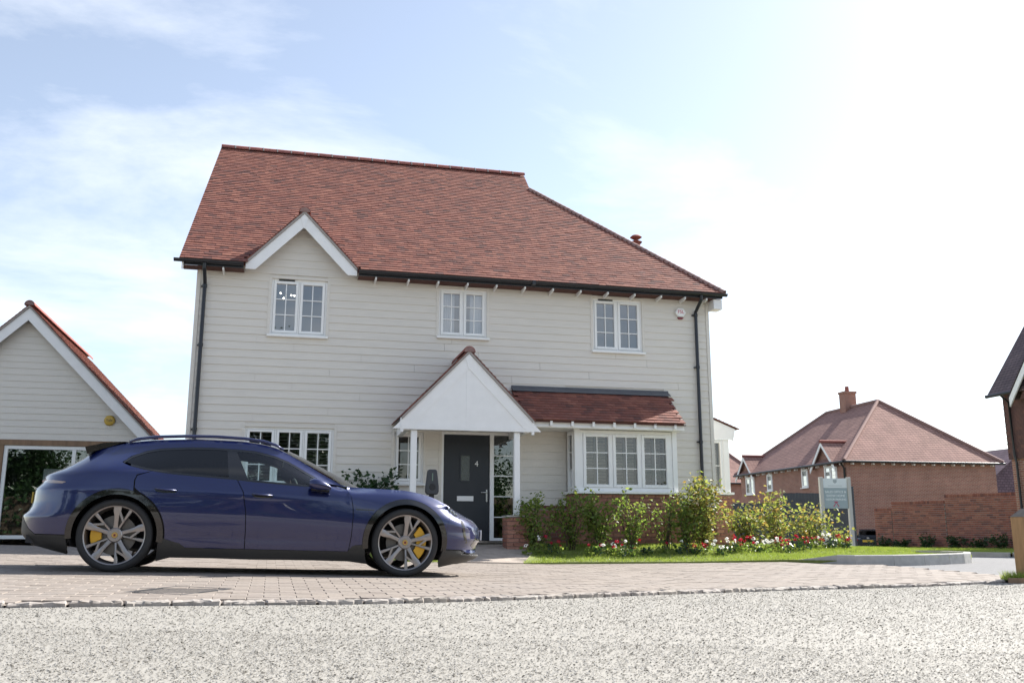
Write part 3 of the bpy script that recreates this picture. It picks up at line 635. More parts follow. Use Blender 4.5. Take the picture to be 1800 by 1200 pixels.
def half_tile(L, r, th=.014, n=10, flare=1.0):
    mb = MB(); pr = [(math.cos(math.pi*k/n), math.sin(math.pi*k/n)) for k in range(n+1)]
    P = []
    for x, rr in ((-L/2, r), (L/2, r*flare)): P += [[(x, c*rr, s*rr) for c, s in pr], [(x, c*(rr-th), s*(rr-th)) for c, s in pr]]
    k = n+1; vs = sum(P, []); fs = []
    for i in range(n):
        fs += [(i, i+1, 2*k+i+1, 2*k+i), (k+i+1, k+i, 3*k+i, 3*k+i+1), (i+1, i, k+i, k+i+1), (2*k+i, 2*k+i+1, 3*k+i+1, 3*k+i)]
    fs += [(0, 2*k, 3*k, k), (k-1, 2*k-1, 4*k-1, 3*k-1)]
    return mb.add(vs, fs)
RT = half_tile(.325, .115).mesh('ridge_tile', M['tile_ridge'], 40); JT = half_tile(.03, .122, .02).mesh('ridge_joint', M['mortar'], 40)
n = 23
for k in range(n):
    u = -6.33+(k+.5)*(1.36+6.33)/n
    inst('ridge_tile', RT, roof, Matrix.Translation((u, RV, RZ-.015+random.gauss(0, .002))) @ Matrix.Rotation(random.gauss(0, .006), 4, 'Y'))
    if k: inst('ridge_joint', JT, roof, Matrix.Translation((-6.33+k*(7.69)/n, RV, RZ-.014)))
hd = Vector((GU-HIPB[0], GV-EV, zr(GV)-EZ)); hl = hd.length; hd.normalize()
BT = half_tile(.17, .085, .014, 8, .62).mesh('bonnet_tile', M['tile_dusty'], 40)
nb = 44
MB().tube([Vector((HIPB[0], EV, EZ-.03)), Vector((GU, GV, zr(GV)-.03))], .055, 8).build('hip_mortar', M['tile_dusty'], roof, smooth=60)
for k in range(nb):
    p = Vector((HIPB[0], EV, EZ))+hd*(hl*(k+.5)/nb)
    q = hd.to_track_quat('X', 'Z').to_matrix().to_4x4()
    inst('bonnet_tile', BT, roof, Matrix.Translation(p+Vector((0, 0, .012))) @ q @ Matrix.Rotation(rad(-9)+random.gauss(0, .02), 4, 'Y'))
# verge at the left: mortar edge and undercloak board
MB().add([(-6.555, EV, EZ-.05), (-6.335, RV, RZ-.05), (-6.335, RV, RZ+.005), (-6.555, EV, EZ+.005), (-6.50, EV, EZ-.05), (-6.28, RV, RZ-.05), (-6.28, RV, RZ+.0), (-6.50, EV, EZ+.0)], [(0, 1, 2, 3), (4, 7, 6, 5), (0, 4, 5, 1), (3, 2, 6, 7), (0, 3, 7, 4), (1, 5, 6, 2)]).build('verge_mortar', M['mortar'], roof)
MB().add([(-6.50, EV-.02, EZ-.22), (-6.50, EV-.02, EZ-.07), (-6.285, RV, RZ-.07), (-6.285, RV, RZ-.25), (-6.47, EV-.02, EZ-.22), (-6.47, EV-.02, EZ-.07), (-6.255, RV, RZ-.07), (-6.255, RV, RZ-.25)], [(0, 1, 2, 3), (7, 6, 5, 4), (0, 4, 5, 1), (1, 5, 6, 2), (3, 2, 6, 7), (0, 3, 7, 4)]).build('barge_board', M['white_wood'], house)
# gutters, brackets, rafter feet, downpipes
def gutter(ua, ub, v, z):
    mb = MB(); n = 8; r = .056; P = []
    for u in (ua, ub): P.append([(u, v+r*math.cos(math.pi+math.pi*k/n), z+r*math.sin(math.pi+math.pi*k/n)) for k in range(n+1)] + [(u, v+(r-.008)*math.cos(2*math.pi-math.pi*k/n), z+(r-.008)*math.sin(2*math.pi-math.pi*k/n)) for k in range(n+1)])
    mb.grid(P); mb.add(P[0], [tuple(range(2*n+2))]); mb.add(P[1], [tuple(range(2*n+2))])
    return mb.build('gutter', M['gutter'], house, smooth=50)
GVV = EV-.055; GZ = EZ-.03
gutter(-6.64, -5.38, GVV, GZ); gutter(-3.19, .35, GVV, GZ); gutter(.36, 4.69, GVV, GZ)
MB().box(-6.5, -5.38, EV+.012, EV+.03, EZ-.118, EZ-.02).build('fascia', M['gutter'], house); MB().box(-3.19, 4.62, EV+.012, EV+.03, EZ-.118, EZ-.02).build('fascia', M['gutter'], house)
MB().box(.32, .39, GVV-.07, GVV+.07, GZ-.072, GZ+.012).build('gutter_joint', M['gutter'], house)
ft = MB().prism([(EV+.015, EZ-.17), (EV+.015, EZ-.125), (EV+.32, EZ-.125), (EV+.32, EZ-.20), (EV+.10, EZ-.185)], 0, -.015, .015).mesh('rafter_foot', M['white_wood'])
for u in (-5.75, -2.85, -2.2, -1.6, -1.0, -.4, .2, .8, 1.4, 2.0, 2.6, 3.2, 3.75, 4.25): inst('rafter_foot', ft, house, Matrix.Translation((u, 0, 0)))
def downpipe(u, top, bot):
    mb = MB(); mb.tube([(u, GVV, GZ-.06), (u, GVV, GZ-.14), (u, -.085, GZ-.36), (u, -.085, GZ-.42), (u, -.085, bot)], .036, 10)
    for z in (GZ-.42, 3.9, 2.3, 1.0): mb.lathe([(.045, z-.03), (.045, z+.03)], 10, axis=2, c=(u, -.085, 0)); mb.box(u-.07, u+.02, -.06, -.02, z-.012, z+.012)
    return mb.build('downpipe', M['gutter'], house, smooth=40)
downpipe(-6.085, 5.5, .2); downpipe(4.09, 5.5, .2)
MB().box(4.425, 4.62, -.30, -.02, EZ-.34, EZ-.13).build('eave_box', M['white_wood'], house)

# ---- small gable over the upper left window
def small_gable(name, cu, az, half, slope, v0, v1, tile_rows=True, barge=.19, undercl=True, clipz=0.):
    """pitched roof whose gable faces the front: apex az, running from v0 back to v1"""
    al = math.atan(slope); L = half/math.cos(al)
    g = MB()
    for s in (-1, 1):
        g.add([(cu, v0+.02, az-.03), (cu+s*half, v0+.02, az-half*slope-.03), (cu+s*half, v1, az-half*slope-.03), (cu, v1, az-.03)], [(0, 1, 2, 3)])
    dk = g.build(name, M['deck'], house)
    ms = []
    nr = int(L/.1)
    for s in (-1, 1):
        for r in range(nr+1):
            d = L-.04-r*.1
            if d < .04: continue
            x = cu+s*d*math.cos(al); z = az-d*math.sin(al)
            v = v0+.082+(0 if r % 2 else -.0)
            while v < v1-.02:
                nrm = Vector((s*math.sin(al), 0, math.cos(al))); p = Vector((x, v, z))+nrm*(.012+random.gauss(0, .001))
                ms.append(Matrix.Translation(p) @ Matrix.Rotation(s*al, 4, 'Y') @ Matrix.Rotation(s*-.085+random.gauss(0, .01), 4, 'Y') @ Matrix.Rotation(math.pi/2, 4, 'Z'))
                v += .165
    for m_ in ms: inst('roof_tile', TILE, dk, m_)
    k = 0; v = v0-.02
    while v+.3 < v1+.1:
        inst('ridge_tile', RT, dk, Matrix.Translation((cu, v+.165, az-.035)) @ Matrix.Rotation(math.pi/2, 4, 'Z')); v += .33
    # mortar bedding closing the ridge end, undercloak, bargeboards and apex block
    MB().add([(cu+.10*math.cos(math.pi*i/10), v0-.022, az-.035+.10*math.sin(math.pi*i/10)) for i in range(11)], [tuple(range(11))]).build('ridge_end', M['tile_dusty'], dk)
    for s in (-1, 1):
        e = (cu+s*half, az-half*slope)
        MB().prism([(cu, az-.062), (e[0], e[1]-.062), (e[0], e[1]-.005), (cu, az-.005)], 1, v0-.012, v0+.05).build('undercloak', M['mortar'], dk)
        w = barge/math.cos(al)
        zl = max(clipz, e[1]-.065-w); b_ = [(cu, az-.065), (cu, az-.065-w), (cu+s*(az-.065-w-zl)/slope, zl), (e[0], zl), (e[0], e[1]-.065)]
        MB().prism(b_, 1, v0+.012, v0+.045).build('barge_board', M['white_wood'], dk)
    MB().prism([(cu, az-.068), (cu+.075, az-.068-.075*slope), (cu, az-.38), (cu-.075, az-.068-.075*slope)], 1, v0+.002, v0+.0125).build('apex_block', M['white_wood'], dk)
    return dk
small_gable('gable_roof', DU, DZ, 1.06, DS, -.32, 1.0, clipz=5.385)

# ---- porch
PC, PZ, PH, PS, PV = -1.155, 3.78, 1.24, 1.03, -1.36
pr_ = small_gable('porch_roof', PC, PZ, PH, PS, PV, -.03, barge=.20, clipz=2.272)
bz = PZ-PH*PS                                                    # eave height of the porch
def pw(z): return (PZ-.06-z)/PS
MB().prism([(PC-pw(2.28), 2.28), (PC+pw(2.28), 2.28), (PC, PZ-.10)], 1, PV+.026, PV+.07).build('porch_gable', M['white_wood'], house)
MB().box(PC-1.215, PC+1.215, PV+.016, PV+.044, 2.27, 2.36).build('porch_rail', M['white_wood'], house)
MB().box(PC-.045, PC+.045, PV+.020, PV+.044, 2.362, PZ-.36).build('porch_batten', M['white_wood'], house)
for s in (-1, 1):
    MB().box(PC+s*1.235-.025, PC+s*1.235+.025, PV+.016, PV+.09, 2.22, bz-.02).build('porch_eave_block', M['white_wood'], house)
    MB().box(PC+s*1.13-.05, PC+s*1.13+.05, PV+.10, -.03, 2.26, 2.40).build('porch_beam', M['white_wood'], house)
MB().box(PC-1.07, PC+1.07, PV+.08, -.03, 2.385, 2.40).build('porch_ceiling', M['white_wood'], house)
for u, zb in ((-2.155, .70), (-.215, .73)): MB().box(u-.055, u+.055, -1.29, -1.18, zb, 2.262).build('porch_post', M['white_wood'], house, bevel=.006)
MB().lathe([(.0, 2.385), (.13, 2.385), (.14, 2.36), (.12, 2.32), (.0, 2.305)], 24, axis=2, c=(-.95, -.75, 0)).build('porch_lamp', M['white'], house, smooth=60)

# ---- brickwork: plinth, piers, bay base
def brick_wall(parent, u0, u1, z0, z1, v, depth=.06, axis=0, top_header=True):
    """stretcher courses on a face at v (axis 0: along u; axis 1: along v at u=v)"""
    me = MB().box(-.1075, .1075, 0, depth, -.0325, .0325).mesh('brick', M['brick']); r = 0; z = z0+.0375
    while z+.03 < z1:
        x = u0+.1125-(.1125 if r % 2 else 0)
        while x-.1 < u1-.02:
            a, b = max(u0, x-.1075), min(u1, x+.1075); w = b-a
            if w > .03:
                off = random.gauss(0, .0015)
                Mx = Matrix.Translation(((a+b)/2, v+off, z)) if axis == 0 else Matrix.Translation((v+off, (a+b)/2, z)) @ Matrix.Rotation(math.pi/2*(-1), 4, 'Z')
                inst('brick', me, parent, Mx @ Matrix.Diagonal((w/.215, 1, 1, 1)))
            x += .225
        z += .075; r += 1
pl = MB().box(-6.2, -1.5, -.028, .0, -.1, .945).build('plinth', M['mortar'], house)
for a, b in ((.12, 1.12), (3.33, 4.38)): MB().box(a, b, -.028, .0, -.1, .945).build('plinth_core', M['mortar'], pl)
brick_wall(pl, .12, 1.12, .12, .90, -.040); brick_wall(pl, 3.33, 4.40, .12, .90, -.040); brick_wall(pl, -2.75, -1.5, .12, .90, -.040)
for a, b in ((.12, 1.12), (3.33, 4.40), (-6.22, -1.5)): MB().box(a, b, -.062, -.005, .905, .952).build('plinth_cap', mat('plinth_cap', (.15, .055, .045), .8, var=.15), pl)
BF, B0, B1 = -.60, 1.13, 3.31
bb = MB().box(B0+.03, B1-.03, BF+.04, -.03, -.1, 1.17).build('bay_base', M['mortar'], house)
brick_wall(bb, B0-.02, B1+.02, .12, 1.17, BF-.01); brick_wall(bb, BF+.06, -.03, .12, 1.17, B0-.012, axis=1)
for (a, b, c, d) in ((-.43, -.03, -1.40, -1.0), (-2.36, -1.96, -1.40, -1.0)):
    pr = MB().box(a+.02, b-.02, c+.03, d, 0, .70).build('porch_pier', M['mortar'], house)
    brick_wall(pr, a, b, .10, .71, c); brick_wall(pr, c+.06, d, .10, .71, b-.01, axis=1, depth=-.05); brick_wall(pr, c+.06, d, .10, .71, a, axis=1)
    MB().box(a-.01, b+.01, c-.015, d+.01, .705, .735).build('pier_cap', M['concrete'], pr)

# ---- bay window and its lean-to roof
MB().box(B0-.05, B1+.05, BF-.075, -.03, 1.175, 1.225).build('bay_sill', M['white'], house, bevel=.006)
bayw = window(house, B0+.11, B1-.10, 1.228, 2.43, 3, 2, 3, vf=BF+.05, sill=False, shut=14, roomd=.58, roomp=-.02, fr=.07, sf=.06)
for a, b in ((B0, B0+.108), (B1-.098, B1)): MB().box(a, b, BF, BF+.11, 1.227, 2.45).build('bay_post', M['white'], house, bevel=.006)
side = window(house, -.44, .0, 1.228, 2.43, 1, 1, 3, vf=0, sill=False, room=False, fr=.04, sf=.045, M4=Matrix.Translation((B0+.035, -.04, 0)) @ Matrix.Rotation(-math.pi/2, 4, 'Z') @ Matrix.Translation((.485, 0, 0)) @ Matrix.Translation((-.0, 0, 0)))
window(house, -.44, .0, 1.228, 2.43, 1, 1, 3, vf=0, sill=False, room=False, fr=.04, sf=.045, M4=Matrix.Translation((B1-.035, -.485, 0)) @ Matrix.Rotation(math.pi/2, 4, 'Z') @ Matrix.Translation((.44, 0, 0)))
LT0, LT1, LE, LEV, LTZ = -.02, 3.40, 2.57, -.93, 3.30
MB().box(-.05, B1+.06, LEV+.06, -.03, 2.44, 2.47).build('bay_soffit', M['white'], house)
MB().box(.02, B1+.05, LEV+.07, LEV+.09, 2.43, 2.565).build('bay_fascia', M['white'], house)
dn = MB().box(-.025, .025, LEV-.0, LEV+.069, 2.455, 2.55).mesh('bracket', M['white'])
for k in range(8): inst('bracket', dn, house, Matrix.Translation((.13+k*.432, 0, 0)))
lal = math.atan2(LTZ-LE, -.0-LEV); lL = math.hypot(LTZ-LE, LEV)
lr = MB().add([(LT0, LEV, LE-.012), (LT1-.06, LEV, LE-.012), (LT1, 0, LTZ-.012), (LT0, 0, LTZ-.012), (LT0, LEV, LE-.05), (LT1-.06, LEV, LE-.05), (LT1, -.02, LTZ-.05), (LT0, -.02, LTZ-.05)], [(0, 1, 2, 3), (7, 6, 5, 4), (0, 4, 5, 1), (1, 5, 6, 2)]).build('bay_roof', M['deck'], house)
for r in range(int(lL/.1)):
    s = .05+r*.1; u = LT0+.08+(0 if r % 2 else .0825)
    while u < LT1-.02-.06*(1-s/lL): inst('roof_tile', TILE, lr, tile_m(u, s, LEV, LE, lal, lift=.012)); u += .165
MB().prism([(LEV, LE-.06), (LEV, LE-.015), (-.03, LTZ-.0), (-.03, LTZ-.06)], 0, LT1-.065, LT1-.02).build('verge_mortar', M['mortar'], lr)
MB().prism([(-.17, LTZ-.10+.035), (-.165, LTZ-.085+.035), (-.03, LTZ+.035), (-.03, LTZ+.065), (-.001, LTZ+.065), (-.001, LTZ+.0)], 0, LT0, LT1+.01).build('lead_flashing', M['lead'], lr)

# ---- front door, frame, sidelight
mb = MB(); D0, D1, S0, S1, ZB, ZT = -1.39, -.455, -.375, .045, .27, 2.335
mb.box(-1.44, D0, -.02, .09, ZB, ZT+.05); mb.box(D1, S0, -.02, .09, ZB, ZT+.05); mb.box(S1, .09, -.02, .09, ZB, ZT+.05); mb.box(D0, D1, -.02, .09, ZT, ZT+.05); mb.box(S0, S1, -.02, .09, ZT, ZT+.05); mb.box(S0, S1, -.02, .09, ZB, ZB+.05)
mb.build('door_frame', M['white'], house, bevel=.005)
MB().box(-1.44, .09, -.12, .09, ZB-.04, ZB-.001).build('door_threshold', M['chrome'], house)
door = MB().box(D0+.006, D1-.006, .02, .065, ZB+.005, ZT-.006).build('door', M['door'], house, bevel=.003)
dc = (D0+D1)/2+.0
m_ = MB(); gz0, gz1, gu0, gu1 = 1.43, 1.92, dc-.115, dc+.06
m_.box(gu0-.03, gu0, .006, .019, gz0-.03, gz1+.03); m_.box(gu1, gu1+.03, .006, .019, gz0-.03, gz1+.03); m_.box(gu0, gu1, .006, .019, gz0-.03, gz0); m_.box(gu0, gu1, .006, .019, gz1, gz1+.03)
m_.build('door_glazing_frame', M['door'], door)
gm = mat('obscure_glass', (.05, .065, .055), .18, spec=.8, bump=.6, bscale=60); MB().box(gu0, gu1, .012, .0185, gz0, gz1).build('door_pane', gm, door)
MB().box(dc-.19, dc+.14, .004, .0195, 1.03, 1.13).build('letter_plate', mat('letter_plate', (.75, .75, .76), .35, metal=.4), door, bevel=.004)
m_ = MB(); m_.box(D1-.075, D1-.045, .008, .0195, 1.02, 1.26); m_.tube([(D1-.06, .01, 1.2), (D1-.06, -.04, 1.2), (D1-.07, -.048, 1.2), (D1-.19, -.048, 1.2)], .011, 8); m_.build('door_handle', M['chrome'], door, smooth=50)
def text(name, s, size, mt, parent, M4, ext=.002, align='CENTER'):
    cu = bpy.data.curves.new(name, 'FONT'); cu.body = s; cu.size = size; cu.extrude = ext; cu.align_x = align; cu.align_y = 'CENTER'; cu.resolution_u = 3
    to = bpy.data.objects.new(name, cu); COL.objects.link(to); dg = bpy.context.evaluated_depsgraph_get(); me = bpy.data.meshes.new_from_object(to.evaluated_get(dg)); bpy.data.objects.remove(to)
    me.materials.clear(); me.materials.append(mt); return inst(name, me, parent, M4)
FACE = Matrix.Rotation(math.pi/2, 4, 'X')                          # lettering that faces -v
text('door_number', '4', .15, M['white'], door, Matrix.Translation((dc+.20, .016, 1.76)) @ FACE)
for k in range(5):
    pz0 = ZB+.05+k*(ZT-ZB-.05)/5; pz1 = ZB+.05+(k+1)*(ZT-ZB-.05)/5
    MB().box(S0, S1, .034, .040, pz0+.008, pz1-.008).build('sidelight_pane', M['glass_low'], house)
    if k: MB().box(S0, S1, .02, .05, pz0-.009, pz0+.009).build('sidelight_bar', M['white'], house)
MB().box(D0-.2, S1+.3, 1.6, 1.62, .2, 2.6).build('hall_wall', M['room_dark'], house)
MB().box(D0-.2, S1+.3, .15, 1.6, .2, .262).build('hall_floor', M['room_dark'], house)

# ---- projecting bay on the right flank
XV = 1.4; xr = hv(1290, 865, XV)[0]; zt0 = hv(1250, 712, XV)[1]; ze = hv(1294, 752, XV)[1]; zg = hv(1270, 772, XV)[1]; zs = hv(1280, 865, XV)[1]; ue = hv(1294, 752, XV)[0]; uf = hv(1282, 800, XV)[0]
sb = MB().box(4.385, xr-.05, XV+.02, XV+2.4, 0, zs-.06).build('flank_bay_base', M['mortar'], house)
brick_wall(sb, 4.385, xr-.04, .12, zs-.05, XV)
MB().box(4.385, xr, XV-.03, XV+2.42, zs-.05, zs).build('flank_bay_sill', M['white'], house)
MB().box(uf-.14, uf, XV+.01, XV+.12, zs+.002, zg).build('flank_bay_post', M['white'], house)
window(house, 4.40, uf-.142, zs+.002, zg, 1, 1, 2, vf=XV+.05, sill=False, shut=20, fr=.04, sf=.04, room=False)
MB().box(4.4, uf-.02, XV+.35, XV+.38, zs, zg).build('flank_bay_blind', M['room'], house)
MB().prism([(4.385, zg+.002), (uf+.03, zg+.002), (uf+.10, zg-.03), (ue-.06, ze-.06-.06), (ue-.05, ze-.03), (4.385, zt0-.06)], 1, XV-.03, XV+.0).build('flank_bay_gable', M['white_wood'], house)
fr_ = MB().prism([(4.385, zt0-.055), (ue, ze-.03), (ue, ze-.012), (4.385, zt0-.035)], 1, XV-.06, XV+2.5).build('flank_bay_roof', M['deck'], house)
fl = math.hypot(ue-4.385, zt0-ze); fa = math.atan2(zt0-ze, ue-4.385)
for r in range(int(fl/.1)):
    d = fl-.03-r*.1
    for c in range(15):
        p = Vector((4.385+d*math.cos(fa), XV+.02+c*.165, zt0-.03-d*math.sin(fa)))+Vector((math.sin(fa), 0, math.cos(fa)))*.014
        inst('roof_tile', TILE, fr_, Matrix.Translation(p) @ Matrix.Rotation(fa, 4, 'Y') @ Matrix.Rotation(-.085+random.gauss(0, .01), 4, 'Y') @ Matrix.Rotation(math.pi/2, 4, 'Z'))
# flue terminal behind the hip
fp = hv(1118, 424, 3.2); fl_ = MB().tube([(fp[0], 3.2, fp[1]-.9), (fp[0], 3.2, fp[1]-.04)], .11, 14); fl_.lathe([(.13, fp[1]-.06), (.16, fp[1]-.03), (.10, fp[1])], 14, axis=2, c=(fp[0], 3.2, 0)); fl_.tube([(fp[0], 3.2, fp[1]-.05), (fp[0], 3.2, fp[1]+.10)], .05, 8)
fl_.lathe([(.0, fp[1]+.18), (.10, fp[1]+.15), (.155, fp[1]+.10), (.08, fp[1]+.05), (.0, fp[1]+.04)], 16, axis=2, c=(fp[0], 3.2, 0)); fl_.build('roof_flue', M['tile_ridge'], house, smooth=40)

# ---- alarm box on the house
ab = empty('alarm_box', tuple(h2w(3.745, -.03, 5.09)), TH, label='white hexagonal alarm box with red base by the right downpipe', cat='alarm box')
hx = [(.125*math.cos(rad(60*k)), .11*math.sin(rad(60*k))) for k in range(6)]
MB().prism(hx, 1, -.06, .0).build('cover', M['white'], ab, bevel=.012)
MB().prism([(-.07, -.111), (.07, -.111), (.035, -.145), (-.035, -.145)], 1, -.05, 0).build('strobe_lens', mat('red_lens', (.22, .01, .03), .2), ab)
text('lettering', 'FSL', .105, mat('red_print', (.55, .05, .12), .5), ab, Matrix.Translation((0, -.0615, .012)) @ FACE)
class Frame:
    """a place's own axes: u to the right, v away, read positions from the photograph on its planes"""
    def __init__(s, org, th): s.o = np.array(org, float); s.th = th; s.u = np.array([math.cos(th), math.sin(th), 0]); s.v = np.array([-math.sin(th), math.cos(th), 0])
    def loc(s, p): d = p-s.o; return np.array([d @ s.u, d @ s.v, d[2]])
    def hv(s, px, py, v=0.): return s.loc(hit(px, py, s.o+v*s.v, s.v))
    def hu(s, px, py, u=0.): return s.loc(hit(px, py, s.o+u*s.u, s.u))
def at_depth(px, py, y): d = ray(px, py); return CAMP+d*(y/d[1])

# ================================================================== weatherboarded garage office
o_ = at_depth(57, 545, 21.4); o_[2] = 0; G = Frame(o_, rad(14.0))
gar = empty('garage', tuple(o_), G.th, label='single-storey grey weatherboarded office with oak posts and glazed front', cat='building')
gz = .28; GA = G.hv(52, 541)[2]; GS = 1.03; gsl = math.atan(GS); GE = 2.42; GH = (GA-GE)/GS
gt = G.hv(100, 773.5)[2]                                          # bottom of the boarding
gw = MB(); gw.prism([(-GH+.25, gt), (GH-.25, gt), (0, GA-.12)], 1, .03, .12)
gw.box(-GH+.3, -GH+.42, .12, 6.4, 0, gt); gw.box(GH-.42, GH-.3, .12, 6.4, 0, gt); gw.prism([(-GH+.3, 0), (GH-.3, 0), (GH-.3, gt), (0, GA-.15), (-GH+.3, gt)], 1, 6.4, 6.5)
gwall = gw.build('wall', M['siding'], gar)
z = gt
while z < GA-.25:
    w0 = (GA-.08-z)/GS; w1 = max(.02, (GA-.08-z-.165)/GS)
    vs = [(-w0, -.0, z), (w0, -.0, z), (w1, .016, z+.165), (-w1, .016, z+.165), (-w0, .031, z), (w0, .031, z), (w1, .031, z+.165), (-w1, .031, z+.165)]
    MB().add(vs, [(0, 1, 2, 3), (4, 7, 6, 5), (0, 4, 5, 1), (3, 2, 6, 7), (0, 3, 7, 4), (1, 5, 6, 2)]).build('weatherboard', M['siding'], gwall); z += .153
V0 = -.28; V1 = 6.75
gd = MB()
for s in (-1, 1): gd.add([(0, V0+.02, GA-.03), (s*(GH+.12), V0+.02, GE-.03-.12), (s*(GH+.12), V1, GE-.15), (0, V1, GA-.03)], [(0, 1, 2, 3)])
gd.add([(0, V0+.03, GA-.10), (GH+.1, V0+.03, GE-.22), (GH+.1, V1, GE-.22), (0, V1, GA-.10)], [(0, 1, 2, 3)])
groof = gd.build('roof', M['deck'], gar); ms = []
gL = (GH+.12)/math.cos(gsl)
for s in (-1, 1):
    for r in range(int(gL/.1)+1):
        d = gL-.04-r*.1
        if d < .03: continue
        v = V0+.08+(0 if r % 2 else .0)
        while v < V1:
            if s == 1 or v < V0+.2:
                p = Vector((s*d*math.cos(gsl), v, GA-d*math.sin(gsl)))+Vector((s*math.sin(gsl), 0, math.cos(gsl)))*(.014+random.gauss(0, .0012))
                ms.append(Matrix.Translation(p) @ Matrix.Rotation(s*gsl, 4, 'Y') @ Matrix.Rotation(s*-.085+random.gauss(0, .012), 4, 'Y') @ Matrix.Rotation(math.pi/2, 4, 'Z'))
            v += .165
ms.sort(key=lambda m: m.translation.y)
for m_ in ms[:300]: inst('roof_tile', TILE, groof, m_)
o = inst('roof_tiles', boxes_mesh('roof_tiles', ms[300:], (.0823, .080, .0095), M['tile']), groof); tag(o, kind='stuff')
v = V0-.03
while v < V1-.1: inst('ridge_tile', RT, groof, Matrix.Translation((0, v+.165, GA+.008)) @ Matrix.Rotation(math.pi/2, 4, 'Z')); v += .33
MB().add([(.10*math.cos(math.pi*i/10), V0-.02, GA+.008+.10*math.sin(math.pi*i/10)) for i in range(11)], [tuple(range(11))]).build('ridge_end', M['tile_dusty'], groof)
for s in (-1, 1):
    e = (s*(GH+.1), GE-.10)
    MB().prism([(0, GA-.045), (e[0], e[1]-.045), (e[0], e[1]-.003), (0, GA-.003)], 1, V0-.01, V0+.10).build('undercloak', M['mortar'], groof)
    MB().prism([(0, GA-.05), (0, GA-.05-.30), (e[0], e[1]-.05-.30), (e[0], e[1]-.05)], 1, V0+.03, V0+.06).build('barge_board', M['white_wood'], groof)
    MB().prism([(0, GA-.05), (0, GA-.13), (e[0], e[1]-.13), (e[0], e[1]-.05)], 1, V0+.062, .02).build('verge_soffit', M['gutter'], groof)
# oak frame and glazed doors
MB().box(-GH+.2, GH-.2, .0, .14, gt-.13, gt-.003).build('oak_beam', M['oak'], gar)
for u in (-.36, -GH+.38, GH-.38): MB().box(u-.07, u+.07, .005, .135, gz+.16, gt-.132).build('oak_post', M['oak'], gar); MB().box(u-.08, u+.08, -.01, .14, gz-.1, gz+.158).build('post_base', M['concrete'], gar)
def glazed(ua, ub):
    mb = MB(); z0, z1 = gz, gt-.135; f = .085
    mb.box(ua, ua+f, .03, .10, z0, z1); mb.box(ub-f, ub, .03, .10, z0, z1); mb.box(ua+f, ub-f, .03, .10, z0, z0+f); mb.box(ua+f, ub-f, .03, .10, z1-f, z1)
    w = mb.build('glazed_door', M['white'], gar, bevel=.006); n = 2; W_ = (ub-ua-2*f)/n
    MB().box(ua+f+W_-.04, ua+f+W_+.04, .035, .095, z0+f, z1-f).build('stile', M['white'], w)
    for k in range(n): MB().box(ua+f+W_*k+(.04 if k else 0), ua+f+W_*(k+1)-(.04 if k < n-1 else 0), .06, .068, z0+f, z1-f).build('pane', M['glass_low'], w)
glazed(-.285, 3.0 if GH > 3.5 else GH-.46); glazed(-GH+.46, -.435)
rm = MB(); A = [(-GH+.5, 4, gz-.02), (GH-.5, 4, gz-.02), (GH-.5, 4, gt+.1), (-GH+.5, 4, gt+.1), (-GH+.5, .16, gz-.02), (GH-.5, .16, gz-.02), (GH-.5, .16, gt+.1), (-GH+.5, .16, gt+.1)]
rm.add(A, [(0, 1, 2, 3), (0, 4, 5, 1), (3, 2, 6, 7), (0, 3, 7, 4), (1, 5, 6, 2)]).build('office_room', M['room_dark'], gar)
MB().box(.15, 1.35, 1.2, 1.9, gz, gz+.74).build('desk', mat('desk', (.25, .24, .22), .5), gar); MB().box(.35, 1.0, 1.15, 1.17, 1.45, 1.95).build('display_board', M['white'], gar)
ya = empty('alarm_box', tuple(G.o+G.hv(193, 739)[0]*G.u-.005*G.v+np.array([0, 0, G.hv(193, 739)[2]])), G.th, label='round yellow alarm box on the garage gable', cat='alarm box')
MB().lathe([(.0, -.075), (.085, -.075), (.115, -.055), (.125, -.02), (.125, 0)], 28, axis=1).build('cover', mat('yellow_plastic', (.55, .36, .06), .4), ya, smooth=35)
text('lettering', 'Yale', .085, M['black_plastic'], ya, Matrix.Translation((0, -.0765, 0)) @ FACE)

# ================================================================== brick house across the road
bo = at_depth(1487, 806, 52); B = Frame((bo[0], bo[1], 0), rad(11.5)); ez = bo[2]; gb = -.9
bh = empty('brick_house', (bo[0], bo[1], gb), B.th, label='red brick house with hipped tiled roof and tall chimney beyond the garden wall', cat='house')
bw = B.hv(1748, 808)[0]; bd = B.hu(1302, 836)[1]; bd = max(9, min(bd, 17))
E_ = ez-gb                                                       # eave height above its own ground
MB().box(.0, bw, .0, bd, 0, E_).build('wall', M['brick_far'], bh)
ra = B.loc(hit(1543, 705, B.o+B.u*(bw/2), B.u)); rz = ra[2]-gb; rv = ra[1]; rb = B.hu(1443, 728, bw/2)[1]; rb = max(rv+1.5, min(rb, bd-rv))
ov = .32; hr = [( -ov, -ov, E_-.12), (bw+ov, -ov, E_-.12), (bw+ov, bd+ov, E_-.12), (-ov, bd+ov, E_-.12), (bw/2, rv, rz), (bw/2, rb, rz)]
br = MB().add(hr, [(0, 1, 4), (1, 2, 5, 4), (2, 3, 5), (3, 0, 4, 5), (0, 3, 2, 1)]).build('roof', M['tile_far'], bh)
def hipcap(a, b, r=.11): MB().tube([Vector(hr[a])+Vector((0, 0, .03)), Vector(hr[b])+Vector((0, 0, .03))], r, 8).build('hip_tile', M['tile_dusty'], br, smooth=60)
for a, b in ((0, 4), (1, 4), (3, 5), (4, 5)): hipcap(a, b)
